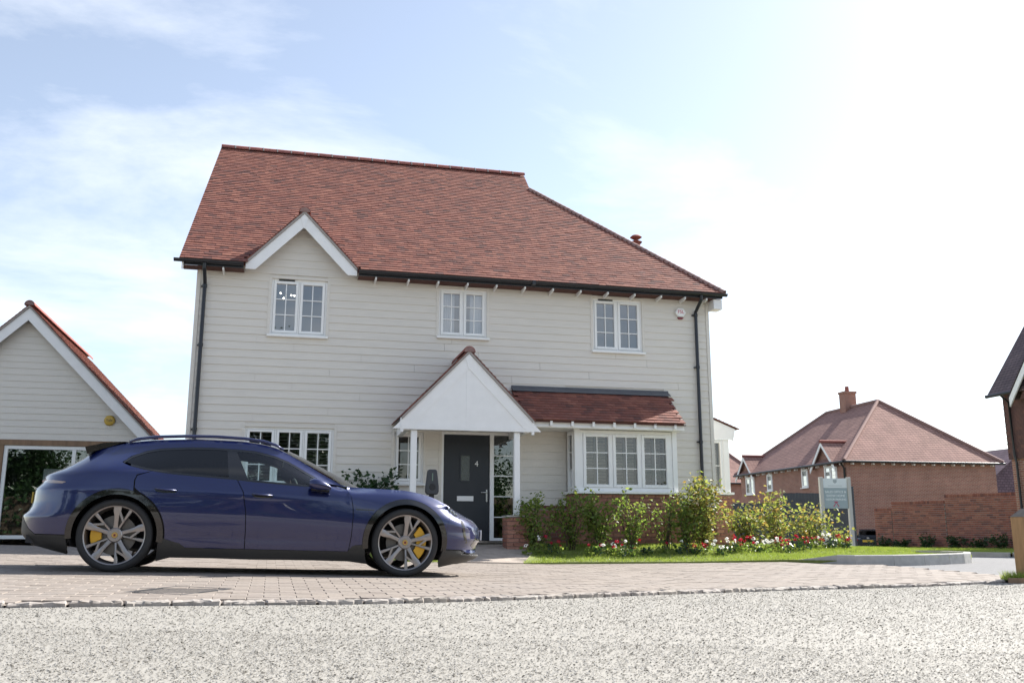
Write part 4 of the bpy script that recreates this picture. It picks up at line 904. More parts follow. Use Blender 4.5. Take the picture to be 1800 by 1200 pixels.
for nm, pa, pb in (('gutter', (-ov-.05, -ov-.05), (bw+ov+.05, -ov-.05)), ('gutter', (-ov-.06, -ov), (-ov-.06, bd+ov))): MB().tube([(*pa, E_-.17), (*pb, E_-.17)], .07, 8).build(nm, M['gutter'], bh, smooth=60)
for k in range(15): MB().box(.3+k*(bw-.6)/14-.04, .3+k*(bw-.6)/14+.04, -.24, -.002, E_-.32, E_-.18).build('rafter_foot', M['white_wood'], bh)
for k in range(16): MB().box(-.24, -.002, .3+k*(bd-.6)/15-.04, .3+k*(bd-.6)/15+.04, E_-.32, E_-.18).build('rafter_foot', M['white_wood'], bh)
cv = B.hu(1491, 716, bw/2)[1]; cz0 = rz-.5; cz1 = B.hu(1491, 692, bw/2)[2]-gb
ch = MB().box(bw/2-.40, bw/2+.40, cv-.35, cv+.35, cz0, cz1).build('chimney', M['brick_far'], bh); MB().box(bw/2-.45, bw/2+.45, cv-.40, cv+.40, cz1+.001, cz1+.14).build('chimney_cap', M['brick_far'], ch); MB().lathe([(.14, cz1+.14), (.12, cz1+.5), (.0, cz1+.5)], 12, axis=2, c=(bw/2, cv, 0)).build('chimney_pot', M['tile_ridge'], ch)
MB().tube([(-.09, .12, 0), (-.09, .12, E_-.5), (-.3, .12, E_-.2)], .06, 8).build('downpipe', M['gutter'], bh, smooth=60)
SIDE = lambda v, u=-.0: Matrix.Translation((u, v, 0)) @ Matrix.Rotation(-math.pi/2, 4, 'Z')      # a window on the left flank (faces -u)
def side_window(px0, px1, py0, py1, n=2):
    a = B.hu(px0, (py0+py1)/2); b = B.hu(px1, (py0+py1)/2); z0, z1 = B.hu((px0+px1)/2, py1)[2]-gb, B.hu((px0+px1)/2, py0)[2]-gb; w = abs(a[1]-b[1]); v = (a[1]+b[1])/2
    window(bh, -w/2, w/2, z0, z1, n, 1 if n == 1 else 1, 3, vf=-.02, M4=SIDE(v), room=False, fr=.07, sf=.06)
    MB().box(-.012, .0-.004, v-w/2+.05, v+w/2-.05, z0+.05, z1-.05).build('window_backing', M['room_dark'], bh)
for a in ((1312, 1327, 838, 869, 2), (1349, 1358.5, 833, 863, 1), (1410, 1421, 824, 857, 1), (1450, 1472, 818, 846, 2)): side_window(*a)
def flank_gable(pxc, pya):
    v = B.hu(pxc, 815)[1]; za = B.hu(pxc, pya)[2]-gb; h = za-(E_-.25); w = h/1.1
    g_ = MB().prism([(v-w, E_-.3), (v+w, E_-.3), (v, za-.08)], 0, -.02, .3).build('flank_gable', M['brick_far'], bh)
    for s in (-1, 1):
        MB().add([(-.34, v, za), (-.34, v+s*(w+.12), za-(w+.12)*1.1), (1.6, v+s*(w+.12), za-(w+.12)*1.1), (2.4, v, za)], [(0, 1, 2, 3)]).build('gable_slope', M['tile_far'], g_)
        MB().prism([(v, za-.02), (v, za-.26), (v+s*(w+.12), za-(w+.12)*1.1-.26), (v+s*(w+.12), za-(w+.12)*1.1-.02)], 0, -.33, -.28).build('barge_board', M['white_wood'], g_)
    MB().tube([(-.36, v, za+.02), (2.3, v, za+.02)], .1, 8).build('ridge_tile', M['tile_ridge'], g_, smooth=60)
flank_gable(1453, 776); flank_gable(1314, 802)

# house roof glimpsed behind it, and the purple-grey one on the right
def far_house(name, px, py_e, depth, w, d, th, rise, lab, rmat, wmat='brick_far'):
    p = at_depth(px, py_e, depth); g0 = -1.3; t = empty(name, (p[0], p[1], g0), th, label=lab, cat='house'); e = p[2]-g0
    MB().box(0, w, 0, d, 0, e).build('wall', M[wmat], t)
    MB().add([(-.3, -.3, e), (w+.3, -.3, e), (w+.3, d+.3, e), (-.3, d+.3, e), (w*.35, d/2, e+rise), (w*.65, d/2, e+rise)], [(0, 1, 5, 4), (1, 2, 5), (2, 3, 4, 5), (3, 0, 4), (0, 3, 2, 1)]).build('roof', M[rmat], t)
    MB().tube([(-.3, -.3, e+.03), (w*.35, d/2, e+rise+.03), (w*.65, d/2, e+rise+.03), (w+.3, -.3, e+.03)], .1, 8).build('hip_tile', M['tile_dusty'], t, smooth=60)
    MB().tube([(-.35, -.36, e-.05), (w+.35, -.36, e-.05)], .07, 8).build('gutter', M['gutter'], t, smooth=60)
    return t
far_house('brick_house', 1222, 848, 78, 6.2, 8, rad(8), 3.2, 'red roofed house glimpsed between the weatherboarded house and the brick house', 'tile_far')
M['purple_tile'] = mat_courses('purple_tile', (.17, .12, .15), (.13, .095, .12), (.08, .06, .075), .3, .18, .02)
ph = at_depth(1744, 860, 64); pt = empty('hung_tile_house', (ph[0], ph[1], -1.15), rad(14), label='purple-grey tile-hung gable house far beyond the garden wall', cat='house')
MB().prism([(0, 0), (6, 0), (6, 5.2), (3, 7.4), (0, 5.2)], 1, 0, 6).build('wall', M['purple_tile'], pt)
for s in (0, 1): MB().add([(3, -.2, 7.5), (3, 6.2, 7.5), (-.3 if s == 0 else 6.3, 6.2, 5.05), (-.3 if s == 0 else 6.3, -.2, 5.05)], [(0, 1, 2, 3)]).build('roof_slope', M['purple_tile'], pt)

# ================================================================== dark tile-hung house at the right
do = at_depth(1764, 700, 31); Dk = Frame((do[0], do[1], 0), rad(13.7)); dk_ = empty('tile_hung_house', (do[0], do[1], -.25), Dk.th, label='dark tile-hung house with brick ground floor beside the garden wall', cat='house')
dz = lambda px, py: Dk.hu(px, py)[2]+.25
de = dz(1764, 689); dl = dz(1778, 806)
MB().box(.05, 7, -7, .0, 0, dl).build('wall', M['brick_far'], dk_)
up = MB().box(.02, 7, -7, .02, dl, de-.1).build('upper_wall', M['room_dark'], dk_)
HT = MB().box(-.08, .08, -.006, .006, -.075, .075).mesh('hung_tile', M['hung_tile']); hm = []
r = 0; z = dl+.05
while z < de-.1:
    for c in range(28):
        v = -.06-c*.165-(.08 if r % 2 else 0); hm.append(Matrix.Translation((-.012, v+.02, z)) @ Matrix.Rotation(-math.pi/2, 4, 'Z') @ Matrix.Rotation(.10+random.gauss(0, .02), 4, 'X'))
    hm.append(Matrix.Translation((.07, .035, z)) @ Matrix.Rotation(math.pi, 4, 'Z') @ Matrix.Rotation(.10, 4, 'X'))
    z += .1; r += 1
hm.sort(key=lambda m: -m.translation.y)
for m_ in hm[:300]: inst('hung_tile', HT, up, m_)
o = inst('hung_tiles', boxes_mesh('hung_tiles', hm[300:], (.08, .006, .075), M['hung_tile']), up); tag(o, kind='stuff')
rp = math.tan(rad(54)); rw = 3.6
MB().add([(-.36, .32, de-.06), (-.36, -7.2, de-.06), (rw, -7.2, de-.06+(rw+.36)*rp), (rw, .32, de-.06+(rw+.36)*rp), (-.36, .32, de-.14), (-.36, -7.2, de-.14), (rw, -7.2, de-.14+(rw+.36)*rp), (rw, .32, de-.14+(rw+.36)*rp)], [(0, 1, 2, 3), (7, 6, 5, 4), (0, 3, 7, 4), (0, 4, 5, 1)]).build('roof', M['tile_far_dark'], dk_)
MB().add([(rw, -7.2, de-.06+(rw+.36)*rp), (rw, .32, de-.06+(rw+.36)*rp), (7.5, .32, de), (7.5, -7.2, de)], [(0, 1, 2, 3)]).build('roof_slope', M['tile_far_dark'], dk_)
MB().tube([(-.42, .32, de-.13), (-.42, -1.0, de-.13)], .06, 8).build('gutter', M['gutter'], dk_, smooth=60)
MB().tube([(-.40, -.32, de-.16), (-.10, -.32, de-.40), (-.10, -.32, dl+.1), (-.05, -.32, dl-.15), (-.05, -.32, 0)], .04, 8).build('downpipe', M['gutter'], dk_, smooth=60)
fg = MB().prism([(-3.2, de-.4), (-1.02, de-.4), (-2.11, de+1.2)], 0, -.30, 1.2).build('flank_gable', M['hung_tile'], dk_)
for s in (-1, 1):
    MB().prism([(-2.11, de+1.42), (-2.11, de+1.12), (-2.11+s*1.32, de-.62), (-2.11+s*1.32, de-.32)], 0, -.50, -.45).build('barge_board', M['white_wood'], fg)
    MB().add([(-.52, -2.11, de+1.46), (-.52, -2.11+s*1.4, de-.36), (1.5, -2.11+s*1.4, de-.36), (1.5, -2.11, de+1.46)], [(0, 1, 2, 3)]).build('gable_slope', M['tile_far_dark'], fg)

# ================================================================== garden wall
wa = at_depth(1536, 893, 36.5); wb = at_depth(1800, 862, 31.2); wd = wb-wa; wL = math.hypot(wd[0], wd[1]); wth = math.atan2(wd[1], wd[0])
gwl = empty('garden_wall', (wa[0], wa[1], -.30), wth, label='long red brick garden wall stepping up beside the road', cat='wall')
WF = Frame((wa[0], wa[1], 0), wth); tops = []
for (pa, pb, py) in ((1536, 1566, 892.5), (1566, 1659, 880.5), (1659, 1830, 866.5)):
    ua, ub = WF.hv(pa, py)[0], WF.hv(pb, py)[0]; tops.append((max(0, ua), ub, WF.hv((pa+min(pb, 1795))/2, py)[2]+.30))
tops[-1] = (tops[-1][0], wL+.6, tops[-1][2]); ms = []; cp = []
for ua, ub, zt in tops:
    MB().box(ua, ub, .008, .20, -.1, zt-.12).build('wall_core', M['mortar'], gwl)
    z = zt-.12-.0375; r = 0
    while z > -.05:
        x = ua+.1125-(.1125 if r % 2 else 0)
        while x-.1 < ub-.02:
            a, b = max(ua, x-.1075), min(ub, x+.1075)
            if b-a > .03: ms.append((Matrix.Translation(((a+b)/2, .05+random.gauss(0, .002), z)) @ Matrix.Diagonal(((b-a)/.215, 1, 1, 1)), z))
            x += .225
        z -= .075; r += 1
    x = ua+.035
    while x < ub: cp.append(Matrix.Translation((x, .11, zt-.055))); x += .075
bm_ = MB().box(-.1075, .1075, -.05, .05, -.0325, .0325)  .mesh('brick', M['brick_wall']); cm_ = MB().box(-.0325, .0325, -.115, .115, -.053, .053).mesh('coping_brick', M['brick_wall'])
ms.sort(key=lambda t: -t[0].translation.x)
for m_, _ in ms[:300]: inst('brick', bm_, gwl, m_)
o = inst('bricks', boxes_mesh('bricks', [m for m, _ in ms[300:]], (.1075, .05, .0325), M['brick_wall']), gwl); tag(o, kind='stuff')
for m_ in cp: inst('coping_brick', cm_, gwl, m_)

# slate-grey gate and fence panels beside the brick house
gp = at_depth(1498, 900, 41); FN = Frame((gp[0], gp[1], 0), rad(8)); slate = mat('slate_paint', (.055, .066, .085), .5, var=.08)
gt_ = empty('garden_gate', (gp[0], gp[1], -.62), FN.th, label='slate-grey boarded gate below the sales sign', cat='gate')
g0 = FN.hv(1455, 900)[0]; gzt = FN.hv(1480, 857)[2]+.62
n = 8
for k in range(n): MB().box(g0+(0-g0)*k/n+.006, g0+(0-g0)*(k+1)/n-.006, .0, .03, .0, gzt-.05).build('board', slate, gt_)
MB().box(g0, 0, -.03, .0, gzt-.14, gzt).build('rail', slate, gt_); MB().box(g0, 0, -.03, 0, .15, .25).build('rail', slate, gt_)
MB().box(.0, .12, -.04, .08, 0, gzt+.06).build('post', slate, gt_); MB().box(g0-.12, g0, -.04, .08, 0, gzt+.06).build('post', slate, gt_)
fe = empty('panel_fence', (gp[0], gp[1], -.62), FN.th, label='slate-grey boarded fence running from the gate behind the shrubs', cat='fence')
x = g0-.13; k = 0
while x > FN.hv(1285, 900)[0]:
    zt = FN.hv(1400, 866)[2]+.62 if x > FN.hv(1380, 866)[0] else FN.hv(1330, 884)[2]+.62
    MB().box(x-.14, x-.005, .01, .035, 0, zt+random.gauss(0, .004)).build('board', slate, fe); x -= .145

# ================================================================== sales sign
sp_ = at_depth(1450, 957, 24.5); sz = sp_[2]; S = Frame((sp_[0], sp_[1], 0), rad(4))
sg = empty('sales_sign', (sp_[0], sp_[1], sz), S.th, label='two-post sales office sign with pale header and grey-blue board', cat='sign')
sw = S.hv(1495, 900)[0]; st = S.hv(1470, 839)[2]-sz; sm = S.hv(1470, 857)[2]-sz; sbm = S.hv(1470, 893)[2]-sz
post = mat('sign_post', (.42, .42, .40), .4, metal=.3)
for u in (0, sw): MB().box(u-.05, u+.05, -.05, .05, -.3, st+.01).build('post', post, sg, bevel=.012)
MB().box(.052, sw-.052, -.02, .02, sm, st-.02).build('header_board', mat('sign_header', (.60, .66, .68), .4), sg)
MB().box(.052, sw-.052, -.02, .02, sbm, sm-.003).build('message_board', mat('sign_board', (.28, .35, .375), .4), sg)
pale = mat('sign_print', (.72, .77, .78), .5)
mid = sw/2
for s_, zf, sz_ in (('SALES OFFICE &', .80, .082), ('SHOW HOME', .61, .082), ('VISITOR PARKING', .43, .070)): text('lettering', s_, sz_, pale, sg, Matrix.Translation((mid, -.0205, sbm+(sm-sbm)*zf)) @ FACE, ext=.001)
MB().box(mid-.19, mid+.19, -.0215, -.0203, sm+(st-sm)*.17, sm+(st-sm)*.23).build('header_print', mat('sign_grey', (.40, .45, .47), .5), sg)
gr_ = mat('sign_emblem', (.32, .37, .39), .5); MB().prism([(mid-.05, sm+(st-sm)*.8), (mid+.05, sm+(st-sm)*.8), (mid+.05, sm+(st-sm)*.55), (mid, sm+(st-sm)*.42), (mid-.05, sm+(st-sm)*.55)], 1, -.022, -.0205).build('crest', gr_, sg)
rd = mat('sign_red', (.42, .06, .12), .5); zc = sbm+(sm-sbm)*.2
m_ = MB(); m_.tube([(mid-.07, -.021, zc-.06), (mid, -.021, zc+.05), (mid+.07, -.021, zc-.06)], .012, 6); m_.tube([(mid-.05, -.021, zc+.06), (mid+.05, -.021, zc+.06)], .012, 6); m_.build('arrow', rd, sg)

# ================================================================== timber bollard and edging at the right
pb = ghit(1797, 1019); bl = empty('timber_bollard', (pb[0]+.17, pb[1]+.1, pb[2]-.05), rad(25), label='weathered square timber post with a chamfered top in a grass tuft', cat='bollard')
hb = at_depth(1790, 893, pb[1])[2]-pb[2]+.05; w = .115
MB().box(-w, w, -w, w, 0, hb-.10).build('shaft', M['oak_post'], bl, bevel=.008)
MB().add([(-w, -w, hb-.099), (w, -w, hb-.099), (w, w, hb-.099), (-w, w, hb-.099), (-w*.2, -w*.2, hb), (w*.2, -w*.2, hb), (w*.2, w*.2, hb), (-w*.2, w*.2, hb)], [(0, 1, 5, 4), (1, 2, 6, 5), (2, 3, 7, 6), (3, 0, 4, 7), (4, 5, 6, 7), (3, 2, 1, 0)]).build('chamfered_top', mat('oak_grey', (.20, .17, .14), .7, var=.2, vscale=12), bl)
eb = empty('timber_edging', (pb[0]-.28, pb[1]-.22, pb[2]), rad(-6), label='low timber edging board at the edge of the gravel by the bollard', cat='edging board')
MB().box(0, 2.2, -.02, .02, -.05, .035).build('board', M['oak'], eb); MB().box(.3, .36, .02, .06, -.2, .02).build('peg', M['oak'], eb)
tuft = [(pb[0]-.30, pb[1]-.18), (pb[0]+2.0, pb[1]-.4), (pb[0]+2.0, pb[1]+.35), (pb[0]-.2, pb[1]+.12)]
sheet('grass_patch', tuft, zdrive, M['grass_base'], step=0, dz=.012)
grass_on([tuft], 4200, .04, .12, lambda x, y: float(zdrive(x, y))+.01, 'grass', 'long grass tuft round the timber bollard')
# ================================================================== planting
def leaves_mesh(name, C, size, mt, flat=.0, asp=1.7, curl=.25):
    """many leaves in one mesh: each a folded pair of faces at C (n,3)"""
    n = len(C); s = size*RNG.uniform(.6, 1.25, n)
    d = RNG.normal(0, 1, (n, 3)); d[:, 2] = d[:, 2]*.6+flat; d /= np.linalg.norm(d, axis=1)[:, None]
    a = RNG.normal(0, 1, (n, 3)); w = np.cross(d, a); w /= np.linalg.norm(w, axis=1)[:, None]+1e-9; nn = np.cross(d, w)
    L = d*s[:, None]*asp/2; Wd = w*s[:, None]/2; up = nn*s[:, None]*curl*.5
    b = C-L; t = C+L; m = C
    V = np.stack([b, m+Wd+up, t, m-Wd+up], 1).reshape(-1, 3); k = np.arange(n)*4
    F = np.concatenate([np.stack([k, k+1, k+2], 1), np.stack([k, k+2, k+3], 1)])
    return np_mesh(name, V, F, mt)
def shrub(name, base, h, rx, ry, nst, nleaf, lsize, mt, label, group=None, up=.8, cat='shrub', open_=.55, low=.12):
    t = empty(name, base, label=label, cat=cat, group=group); mb = MB(); C = []
    for k in range(nst):
        q = random.uniform(0, 6.28); r = random.random()**.5; tip = Vector((rx*r*math.cos(q), ry*r*math.sin(q), h*random.uniform(.62, 1.0)*(1-.25*r*r)))
        mid = tip*.5+Vector((random.gauss(0, .05), random.gauss(0, .05), .06*h)); p0 = Vector((random.gauss(0, .04), random.gauss(0, .04), -.03))
        mb.tube([p0, mid, tip], [.010, .007, .002], 5)
        nl = nleaf//nst
        for i in range(nl):
            f = low+(1-low)*random.random()**.8; p = (p0*(1-f)**2+mid*2*f*(1-f)+tip*f*f); sp = open_*rx*(.35+.5*math.sin(f*2.6))
            C.append((p.x+random.gauss(0, sp*.35), p.y+random.gauss(0, sp*.35), max(.02, p.z+random.gauss(0, sp*.28))))
    mb.build('stem', M['stem'], t, smooth=60)
    inst('foliage', leaves_mesh('foliage', np.array(C), lsize, mt), t)
    return t
def on_lawn(px, v):
    """a place on the lawn at photo column px and house offset v"""
    p = hit(px, 950, HP+v*HV, HV); x, y = p[0], p[1]; return (x, y, float(zisl(x, y)) if px > 880 else float(zlawn(x, y)))
def top_h(px, py, base): p = at_depth(px, py, base[1]); return max(.25, p[2]-base[2])
SHR = []
for px, py, v, rx, mt, n, lab in (
        (945, 872, -1.45, .46, 'leaf', 1150, 'leafy light green shrub beside the porch pier'),
        (1003, 862, -1.5, .38, 'leaf', 800, 'upright thin green shrub at the left corner of the bay'),
        (1055, 868, -1.55, .48, 'leaf', 1350, 'broad bright green shrub under the left bay casement'),
        (1108, 868, -1.5, .36, 'leaf', 600, 'airy yellow-green shrub under the middle bay casement'),
        (1172, 862, -1.5, .33, 'leaf', 420, 'thin tall stemmed shrub under the right bay casement'),
        (1206, 872, -1.6, .40, 'leaf', 700, 'loose green shrub between the bay and the large bushy shrub')):
    b = on_lawn(px, v); shrub('shrub', b, top_h(px, py, b)*1.15, rx*1.08, .26, 10, int(n*.80), .047, M[mt], lab, open_=.62); SHR.append((px, lab))
b = on_lawn(1240, -1.5); shrub('shrub', b, top_h(1240, 838, b)*1.1, .52, .4, 14, 1900, .05, M['leaf_red'], 'large dense bushy shrub with reddish tips at the house corner', open_=.8); SHR.append((1240, 'large dense bushy shrub at the house corner'))
for px, py, v, rx, n, lab in ((1315, 876, -.6, .55, 1300, 'open shrub with yellow-green leaves in front of the slate fence'), (1368, 862, -.3, .60, 1500, 'tall open shrub with some orange leaves in the middle of the far bed'), (1425, 878, .0, .62, 1300, 'spreading pale green shrub next to the sales sign'), (1482, 920, .3, .30, 260, 'small drooping leafy shrub between the sign posts')):
    b = on_lawn(px, v); shrub('shrub', b, top_h(px, py, b), rx, .4, 11, int(n*.7), .052, M['leaf_red'], lab, open_=.8); SHR.append((px, lab))
b = on_lawn(648, -.42); shrub('wall_shrub', b, top_h(640, 800, b), .62, .12, 14, 1000, .062, M['leaf_dark'], 'dark glossy wall shrub between the front windows', open_=.5, low=.4)
b = on_lawn(726, -.9); shrub('shrub', b, .62, .2, .15, 6, 160, .045, M['leaf'], 'small green plant at the foot of the left porch post')
b = on_lawn(795, -1.9); shrub('shrub', b, top_h(795, 876, b), .14, .12, 5, 110, .05, M['leaf'], 'slim leafy plant on the path side by the car nose')
# bedding flowers: low leafy mounds with red or white heads
def flower(px, v, col, k, lab, sc=1.):
    b = on_lawn(px, v); t = empty('bedding_flower', b, random.uniform(0, 6), label=lab, cat='flower', group='bedding flowers along the shrub bed')
    n = random.randint(30, 75); r = RNG.random(n)**.5*.14*sc; q = RNG.uniform(0, 6.28, n); hh = random.uniform(.12, .22)*sc
    inst('foliage', leaves_mesh('foliage', np.stack([r*np.cos(q), r*np.sin(q), RNG.uniform(.01, 1, n)*hh], 1), .05, M['leaf'] if random.random() < .5 else M['leaf_dark'], asp=1.2), t)
    mb = MB()
    for i in range(k):
        c = np.array([random.gauss(0, .08*sc), random.gauss(0, .06), hh+random.uniform(.0, .12)]); m = random.randint(12, 30); d = RNG.normal(0, 1, (m, 3)); d /= np.linalg.norm(d, axis=1)[:, None]; hs = random.uniform(.5, 1.0)
        mb.tube([(c[0]*.4, c[1]*.4, 0), (c[0], c[1], c[2])], .003, 4)
        inst('flower_head', leaves_mesh('flower_head', c+d*np.array([.038, .038, .028])*hs, .028, M['petal_'+col], asp=1.1), t)
    mb.build('stem', M['stem'], t)
for i, (px, col) in enumerate([(925, 'w'), (947, 'w'), (968, 'r'), (985, 'r'), (1037, 'r'), (1050, 'w'), (1075, 'w'), (1086, 'r'), (1100, 'w'), (1113, 'r'), (1136, 'r'), (1165, 'r'), (1196, 'w'), (1221, 'r'), (1234, 'r'), (1254, 'w'), (1270, 'w'), (1283, 'w'), (1292, 'r'), (1303, 'r'), (1318, 'r'), (1328, 'w'), (1342, 'w'), (1358, 'w'), (1370, 'r'), (1382, 'r'), (1398, 'r'), (1412, 'r'), (1432, 'r'), (1442, 'r'), (1452, 'w'), (1462, 'w'), (1474, 'r'), (1486, 'r')]):
    v = -2.0 if px < 1260 else -2.0+(px-1260)/230*1.5
    near = min(SHR, key=lambda t: abs(t[0]-px))[1].split(' ', 1)
    lab = ('red' if col == 'r' else 'white')+' bedding flower in front of the '+' '.join(near)
    flower(px, v+random.gauss(0, .12), 'red' if col == 'r' else 'white', random.randint(1, 2) if px < 1210 else random.randint(2, 5), ' '.join(lab.split()[:16]), random.uniform(.75, 1.15))
# dark low shrubs at the foot of the garden wall
for k, (px, h) in enumerate(((1560, .5), (1595, .42), (1640, .55), (1690, .6), (1735, .5), (1772, .62))):
    u = WF.hv(px, 930)[0]; p = WF.o+u*WF.u-.45*WF.v; shrub('wall_foot_shrub', (p[0], p[1], zverge(p[0], p[1])-.05), h, .45, .3, 7, 360, .06, M['leaf_dark'], 'dark low shrub at the foot of the garden wall', group='low shrubs at the foot of the garden wall')
# trees across the road behind the photographer, seen only mirrored in glass and paint
def tree(name, base, h, cr, label):
    t = empty(name, base, label=label, cat='tree', group='trees across the road'); mb = MB(); C = []
    mb.tube([(0, 0, -.2), (.1, 0, h*.25), (-.05, .1, h*.55), (0, 0, h*.85)], [.28, .22, .14, .04], 9)
    for k in range(16):
        q = random.uniform(0, 6.28); z0 = h*random.uniform(.28, .7); L = cr*random.uniform(.6, 1.0)*(1.15-z0/h); tip = Vector((L*math.cos(q), L*math.sin(q), z0+L*.55))
        mb.tube([(0, 0, z0), (tip.x*.5, tip.y*.5, z0+L*.35), tip], [.09, .05, .015], 6)
        for j in range(9):
            c = tip*random.uniform(.45, 1.05)+Vector((random.gauss(0, .5), random.gauss(0, .5), random.gauss(0, .5)+.3)); c.z = max(c.z, h*.22); n = 64; d = RNG.normal(0, .42, (n, 3)); C.append(np.array(c)+d)
    mb.build('trunk', M['stem'], t, smooth=60); inst('crown', leaves_mesh('crown', np.concatenate(C), .15, M['leaf_dark']), t)
for x, y, h, cr in ((-11, -17, 8.5, 3.6), (-4.5, -20, 8.0, 3.2), (3.2, -18, 13.2, 4.6), (9.5, -22, 8, 3.6), (-19, -19, 9, 4), (17, -21, 7.5, 3.4)): tree('tree', (x, y, float(zdrive(x, y))-.1), h, cr, 'leafy green tree across the road, mirrored in the windows and car paint')

hg = empty('hedge', (2, -15, float(zdrive(2, -15))-.1), label='long green hedge across the road, mirrored in the ground floor windows', cat='hedge')
n = 15000; hx_ = RNG.uniform(-26, 26, n); hy_ = RNG.uniform(-.9, .9, n); hz_ = RNG.uniform(.05, 1, n)*(3.0+.35*np.sin(hx_*.8)+.25*np.sin(hx_*2.3)); k_ = (np.abs(hy_) > .45) | (hz_ > 2.4)
inst('foliage', leaves_mesh('foliage', np.stack([hx_, hy_, hz_], 1)[k_], .22, M['leaf_dark']), hg)
MB().box(-26, 26, -.55, .55, 0, 2.6).build('branch_mass', M['stem'], hg)
# EV charger on a post by the porch
eb_ = on_lawn(757, -1.15); ev = empty('car_charger', (eb_[0], eb_[1], eb_[2]), TH, label='dark car charging unit on a short post beside the porch', cat='charger')
zt = at_depth(757, 825, eb_[1])[2]-eb_[2]; zb = at_depth(757, 869, eb_[1])[2]-eb_[2]; hh = zt-zb
MB().box(-.045, .045, -.03, .03, -.1, zb+.05).build('post', M['black_plastic'], ev)
mb = MB().prism([(-.095, zb), (.095, zb), (.122, zb+hh*.12), (.118, zb+hh*.35), (.085, zt-.03), (.065, zt), (-.065, zt), (-.085, zt-.03), (-.118, zb+hh*.35), (-.122, zb+hh*.12)], 1, -.10, .03).build('casing', mat('charger_shell', (.045, .047, .055), .42), ev, bevel=.018)
MB().lathe([(.0, -.106), (.052, -.106), (.056, -.101), (.062, -.1005)], 24, axis=1, c=(0, 0, zb+hh*.30)).build('socket', M['black_plastic'], ev, smooth=40)
MB().box(-.008, .008, -.103, -.1005, zb+hh*.55, zt-.07).build('status_light', mat('status_strip', (.18, .26, .20), .3), ev)
# ================================================================== the blue estate car
CYAW = rad(14.5); cf = np.array([math.cos(CYAW), math.sin(CYAW), 0]); CPIT = rad(-1.557)
CORG = np.array([-2.791, 10.57, .001])
fw = np.array([cf[0]*math.cos(CPIT), cf[1]*math.cos(CPIT), math.sin(CPIT)]); lat = np.array([math.sin(CYAW), -math.cos(CYAW), 0])   # lat: towards the camera side
upv = np.cross(fw, -lat)
CM = Matrix(((fw[0], -lat[0], upv[0], CORG[0]), (fw[1], -lat[1], upv[1], CORG[1]), (fw[2], -lat[2], upv[2], CORG[2]), (0, 0, 0, 1)))
car = empty('parked_car', label='dark metallic blue estate car with bronze wheels and yellow brake calipers', cat='car'); car.matrix_world = CM
def pchip(X, Y):
    X = np.array(X, float); Y = np.array(Y, float); h = np.diff(X); d = np.diff(Y)/h; m = np.zeros(len(X)); m[0] = d[0]; m[-1] = d[-1]
    for i in range(1, len(X)-1):
        if d[i-1]*d[i] > 0: w1 = 2*h[i]+h[i-1]; w2 = h[i]+2*h[i-1]; m[i] = (w1+w2)/(w1/d[i-1]+w2/d[i])
    def f(x):
        x = np.clip(x, X[0], X[-1]); i = np.clip(np.searchsorted(X, x)-1, 0, len(h)-1); t = (x-X[i])/h[i]
        return (2*t**3-3*t**2+1)*Y[i]+(t**3-2*t**2+t)*h[i]*m[i]+(-2*t**3+3*t**2)*Y[i+1]+(t**3-t**2)*h[i]*m[i+1]
    return f
# heights along the car (x forward): top edge of the side, shoulder, and half-widths there
zt_f = pchip([-2.47, -2.32, -2.146, -1.916, -1.75, -1.543, -1.4, -1.07, -.68, -.38, -.15, .02, .126, .233, .443, .656, .80, .93, 1.17, 1.436, 1.618, 1.757, 1.895, 1.99, 2.1, 2.2, 2.3, 2.38, 2.437],
             [.90, .93, 1.02, 1.145, 1.225, 1.285, 1.318, 1.358, 1.378, 1.378, 1.36, 1.327, 1.285, 1.233, 1.118, 1.003, .937, .925, .920, .912, .885, .850, .790, .742, .700, .668, .632, .588, .52])
yt_f = pchip([-2.47, -2.15, -1.9, -1.5, -1.0, -.3, .126, .5, .93, 1.2, 1.45, 1.75, 2.0, 2.44], [.72, .68, .62, .585, .585, .585, .585, .64, .735, .765, .765, .73, .69, .62])
zs_f = pchip([-2.47, -2.2, -1.8, -1.5, -1.0, -.3, .2, .6, .93, 1.2, 1.45, 1.6, 1.8, 2.0, 2.3, 2.44], [.80, .87, .94, .965, .965, .945, .925, .90, .865, .835, .82, .79, .73, .65, .53, .43])
ys_f = pchip([-2.47, -1.9, -1.5, -1.0, -.3, .4, .8, 1.2, 1.5, 1.9, 2.44], [.86, .905, .935, .905, .888, .888, .89, .90, .905, .88, .84])
xn_f = pchip([.08, .155, .20, .232, .30, .36, .40, .52, .566, .622, .66, .74], [2.20, 2.29, 2.40, 2.422, 2.385, 2.40, 2.437, 2.437, 2.405, 2.345, 2.26, 2.10])
xr_f = pchip([.10, .16, .20, .254, .30, .353, .44, .534, .563, .685, .80, .83, .897, .93, 1.02, 1.145, 1.3], [-2.0, -2.05, -2.2, -2.37, -2.42, -2.462, -2.468, -2.469, -2.431, -2.385, -2.385, -2.352, -2.318, -2.325, -2.15, -1.95, -1.8])
FR = np.array([0, .16, .36, .58, .80]); YL = np.array([.862, .912, .942, .958, .950])
